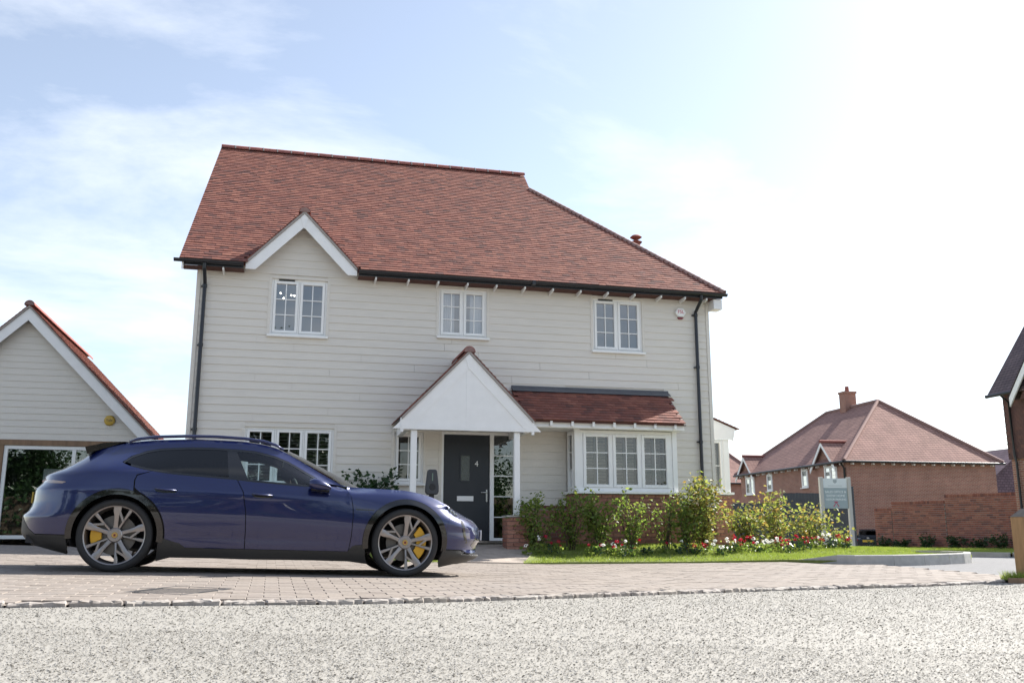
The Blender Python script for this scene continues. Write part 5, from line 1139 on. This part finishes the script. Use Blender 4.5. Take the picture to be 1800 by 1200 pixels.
def Wbase(x, z):
    zs, ys, ztp, yt = float(zs_f(x)), float(ys_f(x)), float(zt_f(x)), float(yt_f(x))
    cab = np.clip((.98-x)/.25, 0, 1)*np.clip((x+1.95)/.3, 0, 1)
    bul = .022*(math.exp(-((x-1.452)/.42)**2)+math.exp(-((x+1.452)/.46)**2)); wst = .012*math.exp(-((x+.05)/.55)**2)
    Z = list(.12+(zs-.12)*FR) + [zs]; Y = [YL[0], YL[1]+bul*.3-wst, YL[2]+bul*.8-wst*1.4, YL[3]+bul-wst, YL[4]+bul*.9-wst*.3, ys]
    za = ztp-(.045*cab+.022*(1-cab)); ya = yt+(.035*cab+.055*(1-cab))
    if za > zs+.02: Z.append(za); Y.append(ya)
    Z.append(max(ztp, Z[-1]+.012)); Y.append(yt)
    mid = np.clip((x+1.05)/.15, 0, 1)*np.clip((.95-x)/.15, 0, 1)
    cre = -.008*math.exp(-((z-.36)/.05)**2)*mid + .004*math.exp(-((z-.80)/.03)**2)*np.clip((1.2-x)/.3, 0, 1)   # creases low on the doors and below the windows
    return float(pchip(Z, Y)(z))+cre
def Wd(x, z, off=0.):
    """half-width of the body side at (x, z)"""
    w = Wbase(x, z)
    xn = float(xn_f(z)) if z < .74 else 2.6; xr = float(xr_f(z))
    if x > 1.5: t = min(1., (x-1.5)/(xn-1.5)); w *= math.sqrt(max(0., 1-t**(3.3+3.2*min(1, max(0, (z-.5)/.22)))))
    if x < -1.55: t = min(1., (x+1.55)/(xr+1.55)); w *= math.sqrt(max(0., 1-t**4.2))
    return w+off
def arc(cx, cz, r, a0, a1, n=26): return [(cx+r*math.cos(rad(a0+(a1-a0)*k/n)), cz+r*math.sin(rad(a0+(a1-a0)*k/n))) for k in range(n+1)]
def dens(poly, step=.03):
    out_ = []
    for (a, b) in zip(poly, poly[1:]+poly[:1]):
        n = max(1, int(math.hypot(b[0]-a[0], b[1]-a[1])/step))
        out_ += [(a[0]+(b[0]-a[0])*k/n, a[1]+(b[1]-a[1])*k/n) for k in range(n)]
    return out_
def side_panel(name, poly, mt, off=0., step=.035, thick=.018, holes=(), smooth_in=0., parent=None, sides=(-1, 1), mats=None):
    """a panel cut out of the body side: outline in (x, z), lifted onto the side surface, with turned-in edges"""
    P = dens(poly, step); n = len(P); edges = [(i, (i+1) % n) for i in range(n)]; pts = [Vector(p) for p in P]
    PA = np.array(P); x0, z0 = PA.min(0); x1, z1 = PA.max(0); gx_, gz_ = np.meshgrid(np.arange(x0+step/2, x1, step), np.arange(z0+step/2, z1, step)); gx_ = gx_.ravel(); gz_ = gz_.ravel()
    k = in_poly(P, gx_, gz_)
    d = np.min(np.hypot(gx_[:, None]-PA[None, :, 0], gz_[:, None]-PA[None, :, 1]), axis=1) if len(gx_) else np.array([]); k &= d > step*.45
    pts += [Vector((a, b)) for a, b in zip(gx_[k], gz_[k])]
    v, e, f, _, _, _ = delaunay_2d_cdt(pts, edges, [], 1, 1e-5)
    V2 = [(p.x, p.y) for p in v]; W3 = [Wd(x, z, off) for x, z in V2]
    # outline edges of the triangulation
    cnt = {}
    for t in f:
        for a, b in zip(t, list(t[1:])+[t[0]]): cnt[(min(a, b), max(a, b))] = cnt.get((min(a, b), max(a, b)), 0)+1
    bd = [ab for ab, c in cnt.items() if c == 1]
    def nrm(x, z):
        h = .006; dx = (Wd(x+h, z)-Wd(x-h, z))/(2*h); dz = (Wd(x, z+h)-Wd(x, z-h))/(2*h); q = Vector((-dx, 1, -dz)); q.normalize(); return q
    NR = [nrm(x, z) for x, z in V2]
    objs = []
    for s in sides:
        me = bpy.data.meshes.new(name); nv = len(V2)
        vs = [(x, s*w, z) for (x, z), w in zip(V2, W3)]; fs = [tuple(t) if s < 0 else tuple(t)[::-1] for t in f]; no = [Vector((q.x, s*q.y, q.z)) for q in NR]
        if thick:
            idx = {}
            for a, b in bd:
                for c in (a, b):
                    if c not in idx:
                        idx[c] = len(vs); q = NR[c]; vs.append((V2[c][0]-q.x*thick, s*(W3[c]-q.y*thick), V2[c][1]-q.z*thick)); no.append(Vector((q.x, s*q.y, q.z)))
                fs.append((a, b, idx[b], idx[a]))
        me.from_pydata(vs, [], fs); me.materials.append(mt); me.polygons.foreach_set('use_smooth', [True]*len(me.polygons))
        me.update(); me.normals_split_custom_set_from_vertices([tuple(q) for q in no])
        objs.append(inst(name, me, parent or car))
    return objs
def top_surf(name, xs, yf, zf, mt, ny=16, parent=None, thick=0.):
    """surface across the car: at each x, from -yf(x) to yf(x)"""
    P = []
    for x in xs:
        y = yf(x); P.append([(x if not callable(zf[1] if isinstance(zf, tuple) else None) else x+zf[1](x, t*y, y), t*y, (zf[0] if isinstance(zf, tuple) else zf)(x, t*y, y)) for t in np.linspace(-1, 1, ny+1)])
    return MB().grid(P).build(name, mt, parent or car, smooth=180)
# paint and trim
def car_paint():
    m, t, b = new_mat('blue_metallic_paint'); b.inputs['Metallic'].default_value = .3; b.inputs['Roughness'].default_value = .28; b.inputs['Coat Weight'].default_value = 1; b.inputs['Coat Roughness'].default_value = .025; b.inputs['Coat IOR'].default_value = 1.55
    tc = N(t, 'ShaderNodeTexCoord'); n = N(t, 'ShaderNodeTexNoise', Scale=900., Detail=1.); t.links.new(tc.outputs['Object'], n.inputs['Vector'])
    r = N(t, 'ShaderNodeValToRGB'); r.color_ramp.elements[0].color = (.0022, .007, .052, 1); r.color_ramp.elements[1].color = (.005, .014, .105, 1); t.links.new(n.outputs['Fac'], r.inputs[0]); t.links.new(r.outputs[0], b.inputs['Base Color'])
    return m
M['paint'] = car_paint()
M['clad'] = mat('grey_black_cladding', (.030, .029, .028), .55, bump=.08, bscale=600)
M['gloss'] = mat('gloss_black', (.008, .008, .009), .12, coat=.6)
M['rubber'] = mat('tyre_rubber', (.020, .020, .021), .75, bump=.15, bscale=120)
M['bronze'] = mat('wheel_bronze', (.33, .305, .295), .34, metal=.8)
M['privacy'] = mat_glass('privacy_glass', tint=(.05, .05, .055), boost=1.1, add=.02)
M['clear'] = mat_glass('car_glass', tint=(.84, .93, .92), boost=1.1, add=.02)
M['screen'] = mat_glass('windscreen_glass', tint=(.55, .66, .62), boost=1.3, add=.05)
M['trim'] = mat('interior_trim', (.028, .028, .031), .7)
M['seat'] = mat('seat_leather', (.035, .034, .036), .5)
RW, FWX = -1.452, 1.452; WZ = .358; AR = .458
# --- side panels
B_ = [(-.325, .945), (-.256, .823), (-.215, .62), (-.203, .42), (-.199, .262)]           # line between the doors
Fd = [(.80, .893), (.853, .817), (.878, .70), (.884, .60), (.876, .396), (.858, .262)]      # front edge of the front door
dlo_low = [(.70, .938), (.402, .918), (.154, .928), (-.229, .950), (-.335, .960), (-.623, .974), (-1.003, .994), (-1.24, 1.028), (-1.381, 1.058), (-1.456, 1.088)]
dlo_top = [(-1.456, 1.088), (-1.391, 1.150), (-1.26, 1.212), (-1.124, 1.246), (-.845, 1.272), (-.56, 1.280), (-.362, 1.274), (-.169, 1.262), (.029, 1.220), (.182, 1.165), (.337, 1.080), (.50, .99), (.62, .945), (.70, .938)]
def interp_low(x): a = np.array(dlo_low)[::-1]; return float(np.interp(x, a[:, 0], a[:, 1]))
G_ = .004
def low_pts(xa, xb, n=8): return [(xa+(xb-xa)*k/n, interp_low(xa+(xb-xa)*k/n)-.012) for k in range(n+1)]
fd = [(x+G_, z) for x, z in B_] + [(-.195, .252), (.852, .252)] + [(x-G_, z) for x, z in Fd[::-1]] + [(.74, .925)] + low_pts(.69, -.325+.02)
front_doors = side_panel('front_door', fd, M['paint'])
ra_ = [(x, z) for x, z in arc(RW, WZ, AR+.012, 70, -4, 14)]
rd_ = [(x-G_, z) for x, z in B_][::-1] + low_pts(-.345, -1.165) + [(-1.30, .952), (-1.312, .90), (-1.308, .83)] + ra_[1:] + [(-.975, .252), (-.207, .252)]
rear_doors = side_panel('rear_door', rd_, M['paint'])
ft_ = pchip  # front wing
wing_top = [(x, float(zt_f(x))) for x in np.linspace(.815, 1.955, 30)]
wing = [(x+G_, z) for x, z in Fd[::-1]] + wing_top + [(1.935, .66), (1.905, .56), (1.895, .47)] + arc(FWX, WZ, AR, 15, 186, 34) + [(.93, .262)]
side_panel('front_wing', wing, M['paint'])
nose_z = np.linspace(.632, .30, 18)
nose = [(x, float(zt_f(x))) for x in np.linspace(1.959, 2.30, 10)] + [(float(xn_f(z))-.0015, z) for z in nose_z] + [(2.30, .262), (2.17, .262), (2.10, .295), (1.90, .297), (1.91, .40), (1.903, .47), (1.909, .56), (1.939, .66)]
side_panel('front_bumper', nose, M['paint'], step=.028)
tailz = [.93, .90, .87, .84, .80, .74, .68, .62, .575, .55]
quarter = [(-1.308, .962), (-1.172, interp_low(-1.172)-.012)] + low_pts(-1.20, -1.445, 5) + [(-1.47, 1.088), (-1.40, 1.160), (-1.262, 1.224), (-1.126, 1.258), (-.845, 1.284), (-.615, 1.2915)] + [(x, float(zt_f(x))) for x in np.linspace(-.615, -2.30, 44)] + [(float(xr_f(z))+.0015, z) for z in tailz] + [(-2.40, .53), (-2.30, .415), (-2.22, .352), (-1.90, .352)] + arc(RW, WZ, AR, 182, 73, 24) + [(-1.320, .83), (-1.324, .90)]
side_panel('rear_wing', quarter, M['paint'], step=.03)
frame = [(x, z+.012) for x, z in dlo_top[3:]] + [(.80, .932)] + [(x, float(zt_f(x))) for x in np.linspace(.80, -.615, 40)] + [(-.615, 1.291), (-.845, 1.284)]
frame = [(-.615, 1.2915), (-.362, 1.286), (-.169, 1.275), (.029, 1.233), (.182, 1.178), (.337, 1.094), (.50, 1.004), (.62, .957), (.71, .946), (.79, .930)] + [(x, float(zt_f(x))) for x in np.linspace(.80, -.615, 40)]
side_panel('roof_pillar', frame, M['paint'], step=.03)
# black lower cladding, arch trims
sill = [(-1.035, .345), (-.985, .335), (-.832, .290), (-.772, .246), (.845, .246), (.892, .303), (.93, .318), (1.02, .322), (1.035, .20), (1.06, .125), (.86, .148), (.37, .152), (-.13, .146), (-.49, .152), (-.92, .150), (-1.05, .112), (-1.045, .22)]
side_panel('sill_cladding', sill, M['clad'], off=.006)
side_panel('front_cladding', [(1.862, .285), (2.075, .285), (2.115, .255), (2.16, .245), (2.34, .245), (2.405, .205), (2.27, .158), (2.0, .136), (1.845, .104), (1.83, .16)], M['clad'], off=.008)
side_panel('rear_cladding', [(-1.905, .345), (-2.20, .345), (-2.29, .405), (-2.405, .535), (-2.45, .535), (-2.464, .44), (-2.455, .36), (-2.41, .30), (-2.355, .255), (-2.21, .226), (-2.10, .203), (-1.895, .160), (-1.88, .24)], M['clad'], off=.006)
for cx, a0, a1 in ((FWX, -12, 190), (RW, -8, 186)): side_panel('arch_trim', arc(cx, WZ, AR-.003, a0, a1, 40)+arc(cx, WZ, .398, a1, a0, 36), M['gloss'], off=.008, step=.03, thick=.05)
# glass, black pillar and surround
def lerp_poly(pts): return pts
fg_ = [(-.372, 1.262), (-.169, 1.254), (.029, 1.212), (.182, 1.157), (.337, 1.072), (.50, .982), (.60, .950), (.402, .928), (.154, .938), (-.224, .960)]
rg_ = [(-.418, .986), (-.623, .984), (-1.003, 1.004), (-1.24, 1.038), (-1.37, 1.066), (-1.435, 1.090), (-1.385, 1.140), (-1.26, 1.202), (-1.124, 1.237), (-.845, 1.263), (-.60, 1.271), (-.468, 1.266)]
side_panel('front_side_window', fg_, M['clear'], off=-.006, step=.06, thick=0)
side_panel('rear_side_window', rg_, M['privacy'], off=-.006, step=.06, thick=0)
side_panel('door_pillar', [(-.466, 1.270), (-.370, 1.268), (-.222, .958), (-.416, .975)], M['gloss'], off=-.002, thick=.02)
def surround(name, outer, inner):
    n = len(outer); out_ = dens(outer, .03)
    side_panel(name, outer+[outer[0]]+[inner[0]]+inner[::-1], M['gloss'], off=-.001, thick=.02)
lo = [(x, z-.008) for x, z in dlo_low]; li = [(x, z+.010) for x, z in dlo_low]
side_panel('window_trim', lo[1:-1]+li[1:-1][::-1], M['gloss'], off=.002, thick=.01)
to_ = [(x, z+.010) for x, z in dlo_top[:-2]]; ti_ = [(x, z-.010) for x, z in dlo_top[:-2]]
side_panel('window_trim', to_+ti_[::-1], M['gloss'], off=.001, thick=.01)
# --- across the car: bonnet, screen, roof, tailgate
WT = lambda x: Wd(x, float(zt_f(x))-.0005)
top_surf('bonnet', np.r_[np.linspace(.90, 2.0, 26), np.linspace(2.04, 2.34, 12)], WT, lambda x, y, w: float(zt_f(x))-.0005-.022*(1-(y/max(w, .01))**2)*np.clip((2.3-x)/.4, 0, 1)+.012*math.cos(min(1, abs(y)/.35)*math.pi/2)*np.clip((2.2-x)/.5, 0, 1), M['paint'], ny=24)
top_surf('windscreen', np.linspace(.16, .90, 16), WT, (lambda x, y, w: float(zt_f(x))-.002+.075*(1-(y/w)**2)**.8*min(1, (.93-x)/.2+.25), lambda x, y, w: .10*(1-(y/w)**2)*np.clip((x-.1)/.5, 0, 1)), M['screen'], ny=16)
top_surf('roof_panel', np.linspace(-1.56, .16, 26), WT, lambda x, y, w: float(zt_f(x))-.0005+.036*(1-(y/w)**2)**.8, M['paint'], ny=18)
top_surf('rear_window', np.linspace(-1.60, -2.20, 12), WT, lambda x, y, w: float(zt_f(x))+.002+.030*(1-(y/w)**2)**.8, M['privacy'], ny=14)
top_surf('tailgate', np.linspace(-2.20, -2.318, 6), WT, lambda x, y, w: float(zt_f(x))+.030*(1-(y/w)**2)**.8*(1-(-2.2-x)/.12*.9), M['paint'], ny=14)
# spoiler
sp1 = [(-1.50, 1.315), (-1.70, 1.292), (-1.931, 1.243), (-1.905, 1.172), (-1.80, 1.196), (-1.62, 1.262)]
P = []
for t in np.linspace(-1, 1, 15): P.append([(x+.05*t*t*(1 if x < -1.8 else 0), t*(.60 if x > -1.7 else .61), z+.024*(1-t*t)-.0*t) for x, z in sp1]+[(sp1[0][0], t*.60, sp1[0][1]+.024*(1-t*t))])
MB().grid(P).add(P[0][:-1], [tuple(range(6))]).add(P[-1][:-1], [tuple(range(6))]).build('spoiler', M['gloss'], car, smooth=35)
# roof rails
for s in (-1, 1):
    pts = [(-1.46, 1.312), (-1.38, 1.345), (-1.2, 1.376), (-.9, 1.400), (-.6, 1.410), (-.3, 1.405), (-.1, 1.385), (.03, 1.352), (.12, 1.305)]
    MB().tube([(x, s*(.60), z+.004) for x, z in pts], [.012, .016, .017, .017, .017, .017, .017, .016, .010], 8).build('roof_rail', M['paint'], car, smooth=180)
# inner shell so that gaps stay dark, floor and wells
inner = [(-2.3, .30), (-2.3, .80), (-1.5, .93), (-.3, .925), (.4, .90), (.9, .85), (1.4, .86), (1.8, .80), (2.05, .62), (2.2, .45), (2.1, .25), (1.95, .2)] + arc(FWX, WZ, .42, -10, 190, 24) + [(1.0, .16), (-1.0, .16)] + arc(RW, WZ, .42, -10, 190, 24) + [(-1.95, .2)]
side_panel('inner_shell', inner, M['trim'], off=-.028, step=.08, thick=0)
MB().box(-1.0, 1.0, -.84, .84, .16, .22).build('floor_pan', M['trim'], car); MB().box(-2.30, -1.90, -.72, .72, .26, .34).build('rear_floor', M['trim'], car); MB().box(1.92, 2.2, -.68, .68, .2, .26).build('front_floor', M['trim'], car)
MB().box(.88, .92, -.80, .80, .22, .86).build('bulkhead', M['trim'], car); MB().box(-1.98, -1.94, -.82, .82, .3, .92).build('load_bulkhead', M['trim'], car)
for cx in (RW, FWX):
    for s in (-1, 1):
        MB().grid([[(cx+.415*math.cos(rad(a)), s*y, WZ+.415*math.sin(rad(a))) for y in (.55, .70, .93)] for a in range(-20, 205, 9)]).build('wheel_well', M['trim'], car, smooth=180)
        MB().prism([(cx+.415*math.cos(rad(a)), WZ+.415*math.sin(rad(a))) for a in range(-20, 205, 9)], 1, s*.545, s*.55).build('wheel_well_wall', M['trim'], car)
# --- wheels
def wheel(cx, s, front):
    y0 = s*.945; rim = MB(); q = s
    R = .283
    rim.lathe([(R+.006, 0), (R+.010, -.004), (R-.004, -.012), (R-.012, -.035), (R-.022, -.12), (R-.022, -.20), (R+.006, -.215)], 56)            # lip and barrel (axis points outward)
    rim.lathe([(.0, -.028), (.062, -.028), (.070, -.034), (.074, -.06), (.06, -.09)], 30)
    for k in range(5):
        a = rad(72*k+14)
        def P2(r, t): return (r*math.cos(a+t), r*math.sin(a+t))
        # broad blade, slender partner and the bridge between them
        for (h0, h1, r0, r1, t0, t1, d0, d1) in ((.026, .034, .055, R-.003, .10, .06, -.040, -.012), (.014, .016, .055, R-.003, -.32, -.42, -.048, -.018)):
            p0 = Vector(P2(r0, t0)); p1 = Vector(P2(r1, t1)); dv = (p1-p0).normalized(); nv = Vector((-dv.y, dv.x)); pm = p0.lerp(p1, .6)
            secs = [(p0, h0*.85, d0), (p0.lerp(p1, .35), h0*.72, d0+.012), (pm, h0*.85, d1-.006), (p0.lerp(p1, .8), h1, d1-.002), (p1, h1*1.08, d1)]; vs = []
            for p, h, d in secs:
                for sg_, dd in ((-1, -.004), (-.7, 0), (.7, 0), (1, -.004), (1, -.030), (-1, -.030)): e = p+nv*h*sg_; vs.append((e.x, d+dd, e.y))
            fs = [(6*i+j, 6*i+(j+1) % 6, 6*i+6+(j+1) % 6, 6*i+6+j) for i in range(4) for j in range(6)]+[tuple(range(6)), tuple(range(24, 30))]
            rim.add(vs, fs)
        b0, b1 = Vector(P2(.150, -.39)), Vector(P2(.238, -.03)); dv = (b1-b0).normalized(); nv = Vector((-dv.y, dv.x))*.010
        rim.add([(p.x+e.x*sg_, d, p.y+e.y*sg_) for p in (b0, b1) for e, sg_ in ((nv, 1), (nv, -1)) for d in (-.016, -.045)], [(0, 2, 6, 4), (1, 5, 7, 3), (0, 4, 5, 1), (2, 3, 7, 6)])
    T = Matrix.Translation((cx, y0, WZ)) @ Matrix.Diagonal((1, s, 1, 1)) @ Matrix.Rotation(rad({(-1, True): 3, (-1, False): 0}.get((s, front), 20)), 4, 'Y')
    w = rim.build('wheel', M['bronze'], car, smooth=32, M=T)
    ty = MB(); prof = [(.290, -.004), (.300, .004), (.318, .010), (.336, .007), (.350, -.006), (.3575, -.022), (.3580, -.12), (.3575, -.222), (.345, -.246), (.310, -.252), (.288, -.236), (.284, -.12)]
    ty.lathe(prof, 72, close=True); ty.build('tyre', M['rubber'], w, smooth=40)
    disc = MB(); disc.lathe([(.0, -.095), (.08, -.095), (.085, -.105), (.195, -.105), (.197, -.113), (.195, -.135), (.0, -.135)], 40); disc.build('brake_disc', mat('brake_disc', (.13, .125, .12), .4, metal=.9), w, smooth=35)
    hb = MB().lathe([(.0, -.019), (.026, -.019), (.030, -.024), (.030, -.03)], 24).build('hub_cap', mat('hub_crest', (.50, .33, .10), .35, metal=.5), w, smooth=35)
    MB().box(-.010, .010, -.0188, -.0180, -.013, .011).build('crest', mat('crest_red', (.28, .03, .03), .4), w); MB().box(-.006, .006, -.0178, -.0172, -.005, .004).build('crest_centre', M['black_plastic'], w)
    for k in range(5):
        a = rad(72*k+50); MB().lathe([(.0, -.030), (.011, -.030), (.0125, -.045)], 10, c=(.0485*math.cos(a), 0, .0485*math.sin(a))).build('wheel_nut', M['black_plastic'], w, smooth=40)
    return w
ycal = mat('caliper_yellow', (.62, .34, .02), .35)
for cx, fr in ((FWX, True), (RW, False)):
    for s in (-1, 1):
        w = wheel(cx, s, fr)
        a0, a1 = ((-48, 48) if fr else (152, 205)); r0, r1 = .125, .232
        poly = [(r1*math.cos(rad(a)), r1*math.sin(rad(a))) for a in np.linspace(a0, a1, 12)] + [(r0*math.cos(rad(a)), r0*math.sin(rad(a))) for a in np.linspace(a1-6, a0+6, 12)]
        MB().prism([(cx+x, WZ+z) for x, z in poly], 1, s*(.945-.052), s*(.945-.16)).build('brake_caliper', ycal, car, bevel=.008)
        MB().tube([(cx, s*.82, WZ), (cx, s*.4, WZ)], .06, 10).build('axle', M['trim'], car, smooth=60)
# --- mirror, handles, lamps, badges
for s in (-1, 1):
    P = []
    for u in np.linspace(0, 1, 9):
        r = math.sin(math.pi*(.08+.88*u)**.8)**.6; row = []
        for k in range(17):
            a = 2*math.pi*k/16; row.append((.405+.225*u, s*(.985+.085*math.cos(a)*r*(1-.15*u)), .935+.004*u-.035*u*u+.068*math.sin(a)*r*(1-.25*u)+(-.012 if math.sin(a) < 0 else 0)*u))
        P.append(row)
    mi = MB().grid(P).add(P[0][:-1], [tuple(range(16))]).add(P[-1][:-1], [tuple(range(16))]).build('door_mirror', M['paint'], car, smooth=50)
    MB().grid([[(.425+.19*u, s*(.955+.070*math.cos(2*math.pi*k/14)), .880+.012*math.sin(2*math.pi*k/14)*2-.01*u) for k in range(15)] for u in np.linspace(0, 1, 5)]).build('mirror_base', M['gloss'], mi, smooth=60)
    MB().tube([(.53, s*.88, .868), (.53, s*.96, .878)], [.035, .03], 10).build('mirror_arm', M['gloss'], mi, smooth=60)
    for hx, hz in ((-1.125, .822), (-.175, .806)):
        L = .225; poly = [(hx, hz-.002), (hx+.03, hz-.026), (hx+.10, hz-.034), (hx+L-.02, hz-.030), (hx+L, hz-.014), (hx+L, hz+.002), (hx+.02, hz+.010)]
        d_ = front_doors if hx > -.5 else rear_doors
        side_panel('handle_recess', poly, M['gloss'], off=.0015, thick=0, sides=(s,), parent=d_[0 if s < 0 else 1])
        MB().tube([(hx+.012, s*(Wd(hx, hz)+.006), hz+.006), (hx+.07, s*(Wd(hx+.07, hz)+.016), hz+.001), (hx+L-.01, s*(Wd(hx+L, hz)+.010), hz-.008)], [.008, .011, .008], 8).build('door_handle', M['paint'], d_[0 if s < 0 else 1], smooth=180)
    # tail light strip and headlamp
    tl = [(-2.305, .905), (-2.20, .892), (-2.05, .876), (-1.965, .866), (-2.00, .850), (-2.12, .853), (-2.30, .868)]
    side_panel('tail_light', tl, mat('tail_lens', (.36, .27, .22), .15, coat=1), off=.004, step=.03, sides=(s,))
    hl = [(1.932, .746), (1.98, .728), (2.04, .697), (2.05, .672), (2.022, .648), (1.985, .664), (1.95, .70)]
    hm = side_panel('headlight', hl, mat('headlight_body', (.02, .022, .025), .2), off=.003, step=.025, sides=(s,))[0]
    for lx, lz in ((1.972, .712), (2.005, .700), (2.000, .675), (2.028, .674)):
        MB().lathe([(.0, .008), (.009, .007), (.012, .0)], 12, axis=1, c=(0, 0, 0)).build('led_lens', M['chrome'], hm, smooth=60, M=Matrix.Translation((lx, s*(Wd(lx, lz)+.004), lz)) @ Matrix.Diagonal((1, s, 1, 1)))
    side_panel('headlight_cover', [(x, z) for x, z in hl], M['clear'], off=.012, step=.03, thick=.008, sides=(s,))
    slot = [(2.045, .640), (2.075, .640), (2.112, .56), (2.135, .45), (2.165, .365), (2.135, .36), (2.105, .44), (2.08, .55)]
    side_panel('air_curtain', slot, M['gloss'], off=.002, step=.03, thick=0, sides=(s,))
    side_panel('intake', [(2.28, .42), (2.38, .40), (2.41, .33), (2.38, .30), (2.27, .30), (2.22, .34)], M['gloss'], off=.003, step=.03, thick=0, sides=(s,))
    side_panel('lip_trim', [(2.10, .256), (2.16, .240), (2.40, .236), (2.405, .222), (2.15, .226), (2.09, .245)], mat('satin_lip', (.42, .43, .46), .3, metal=.6), off=.006, step=.03, thick=.008, sides=(s,))
    side_panel('wing_badge', [(.905, .695), (1.10, .690), (1.10, .678), (.905, .681)], M['gloss'], off=.002, thick=0, sides=(s,))
    # charge flap outline
    flap = arc(1.125, .70, .085, 180, 360, 16); MB().tube([(x, s*(Wd(x, z)-.0005), z) for x, z in flap], .0022, 5).build('charge_flap_gap', M['gloss'], car)
MB().box(2.428, 2.441, -.24, .24, .40, .515).build('front_plate', mat('plate_white', (.75, .75, .74), .4), car)
MB().box(-2.40, -2.386, -.26, .26, .66, .775).build('rear_plate', mat('plate_yellow', (.55, .38, .05), .4), car)
MB().tube([(x_, y_, .885) for x_, y_ in [(-2.20, -.6), (-2.30, -.3), (-2.325, 0), (-2.30, .3), (-2.20, .6)]], .012, 8).build('light_bar', mat('light_bar', (.30, .03, .03), .2), car, smooth=180)
# --- cabin
def seat(x, y):
    st = MB(); st.box(x-.26, x+.26, y-.25, y+.25, .40, .54); o = st.build('seat', M['seat'], car, bevel=.05)
    b = MB(); b.prism([(x-.22, .50), (x-.36, .98), (x-.28, 1.01), (x-.08, .55)], 1, y-.23, y+.23); b.build('backrest', M['seat'], o, bevel=.03)
    MB().prism([(x-.365, .985), (x-.40, 1.12), (x-.34, 1.14), (x-.29, 1.0)], 1, y-.12, y+.12).build('headrest', M['seat'], o, bevel=.02)
seat(-.02, -.38); seat(-.02, .38); seat(-.95, -.38); seat(-.95, .38)
MB().prism([(.45, .60), (.42, .80), (.52, .88), (.90, .89), (.90, .45), (.6, .45)], 1, -.74, .74).build('dashboard', M['trim'], car, bevel=.02)
sw_ = MB(); n = 28; R0 = .18
Ms = Matrix.Translation((.33, -.38, .84)) @ Matrix.Rotation(rad(-24), 4, 'Y')
pts = [Ms @ Vector((0, R0*math.cos(2*math.pi*k/n), R0*math.sin(2*math.pi*k/n))) for k in range(n+1)]
sw_.tube(pts, .016, 8, cap=False); sw_.tube([Ms @ Vector((.01, -R0, 0)), Ms @ Vector((.03, 0, 0)), Ms @ Vector((.01, R0, 0))], .014, 6); sw_.tube([Ms @ Vector((.03, 0, 0)), Ms @ Vector((.28, 0, -.02))], .03, 8)
sw_.build('steering_wheel', mat('wheel_rim', (.08, .08, .085), .35), car, smooth=60)
MB().box(.10, .13, -.12, .12, 1.16, 1.22).build('rear_view_mirror', M['trim'], car, bevel=.01)
# ================================================================== black hatchback parked beyond the garden wall
hp = at_depth(1527, 962, 46); hz = -.76
hb_ = empty('hatchback', (hp[0], hp[1], hz), rad(-34), label='small black hatchback parked behind the end of the garden wall', cat='car'); hb_.scale = (.95, .95, .92)
black = mat('black_paint', (.008, .010, .014), .25, coat=1.)
secs = [(0., .30, .95, .80, .80), (.06, .24, 1.0, .84, .82), (.30, .22, 1.03, .86, .80), (.9, .22, 1.02, .87, .74), (2.2, .22, .98, .87, .74), (2.9, .24, .90, .86, .76), (3.7, .26, .78, .80, .72), (3.95, .32, .62, .70, .66)]
P = [[(sx*x, y, z) for sx, x, z in ((-1, wt, zt2), (-1, wm, (z0+zt2)/2+.05), (-1, wm*.97, z0), (1, wm*.97, z0), (1, wm, (z0+zt2)/2+.05), (1, wt, zt2), (-1, wt, zt2))] for y, z0, zt2, wm, wt in secs]
MB().grid(P).add(P[0][:-1], [tuple(range(6))]).add(P[-1][:-1], [tuple(range(6))]).build('body', black, hb_, smooth=40)
C_ = [(.10, .96, .70), (.42, 1.38, .56), (.9, 1.46, .54), (1.9, 1.45, .54), (2.75, .94, .68)]
MB().grid([[(-w, y, .90), (-w, y, z*.5+.48), (-w*.93, y, z), (w*.93, y, z), (w, y, z*.5+.48), (w, y, .90)] for y, z, w in C_]).build('cabin', M['privacy'], hb_, smooth=30)
MB().box(-.50, .50, .36, 2.1, 1.452, 1.475).build('roof', black, hb_, bevel=.01); MB().prism([(.20, 1.40), (.46, 1.46), (.46, 1.40)], 0, -.50, .50).build('spoiler', black, hb_)
for s in (-1, 1):
    MB().prism([(s*.83, .84), (s*.50, .86), (s*.54, 1.0), (s*.76, 1.06)], 1, -.02, .16).build('tail_light', mat('tail_red', (.40, .012, .03), .2), hb_, bevel=.01)
    for y in (.72, 3.2):
        w = MB().lathe([(.0, .0), (.16, .0), (.19, .015), (.19, .06)], 20, axis=0).build('wheel', M['bronze'], hb_, smooth=40, M=Matrix.Translation((s*.80, y, .31)) @ Matrix.Diagonal((s, 1, 1, 1)))
        MB().lathe([(.19, .05), (.30, .055), (.315, .02), (.315, -.15), (.19, -.15)], 26, axis=0).build('tyre', M['rubber'], w, smooth=40)
MB().box(-.27, .27, -.022, -.004, .80, .91).build('number_plate', mat('plate_yellow_far', (.60, .40, .04), .4), hb_)
MB().lathe([(.0, -.012), (.07, -.012), (.07, 0)], 16, axis=1, c=(0, .03, .99)).build('badge', M['chrome'], hb_)
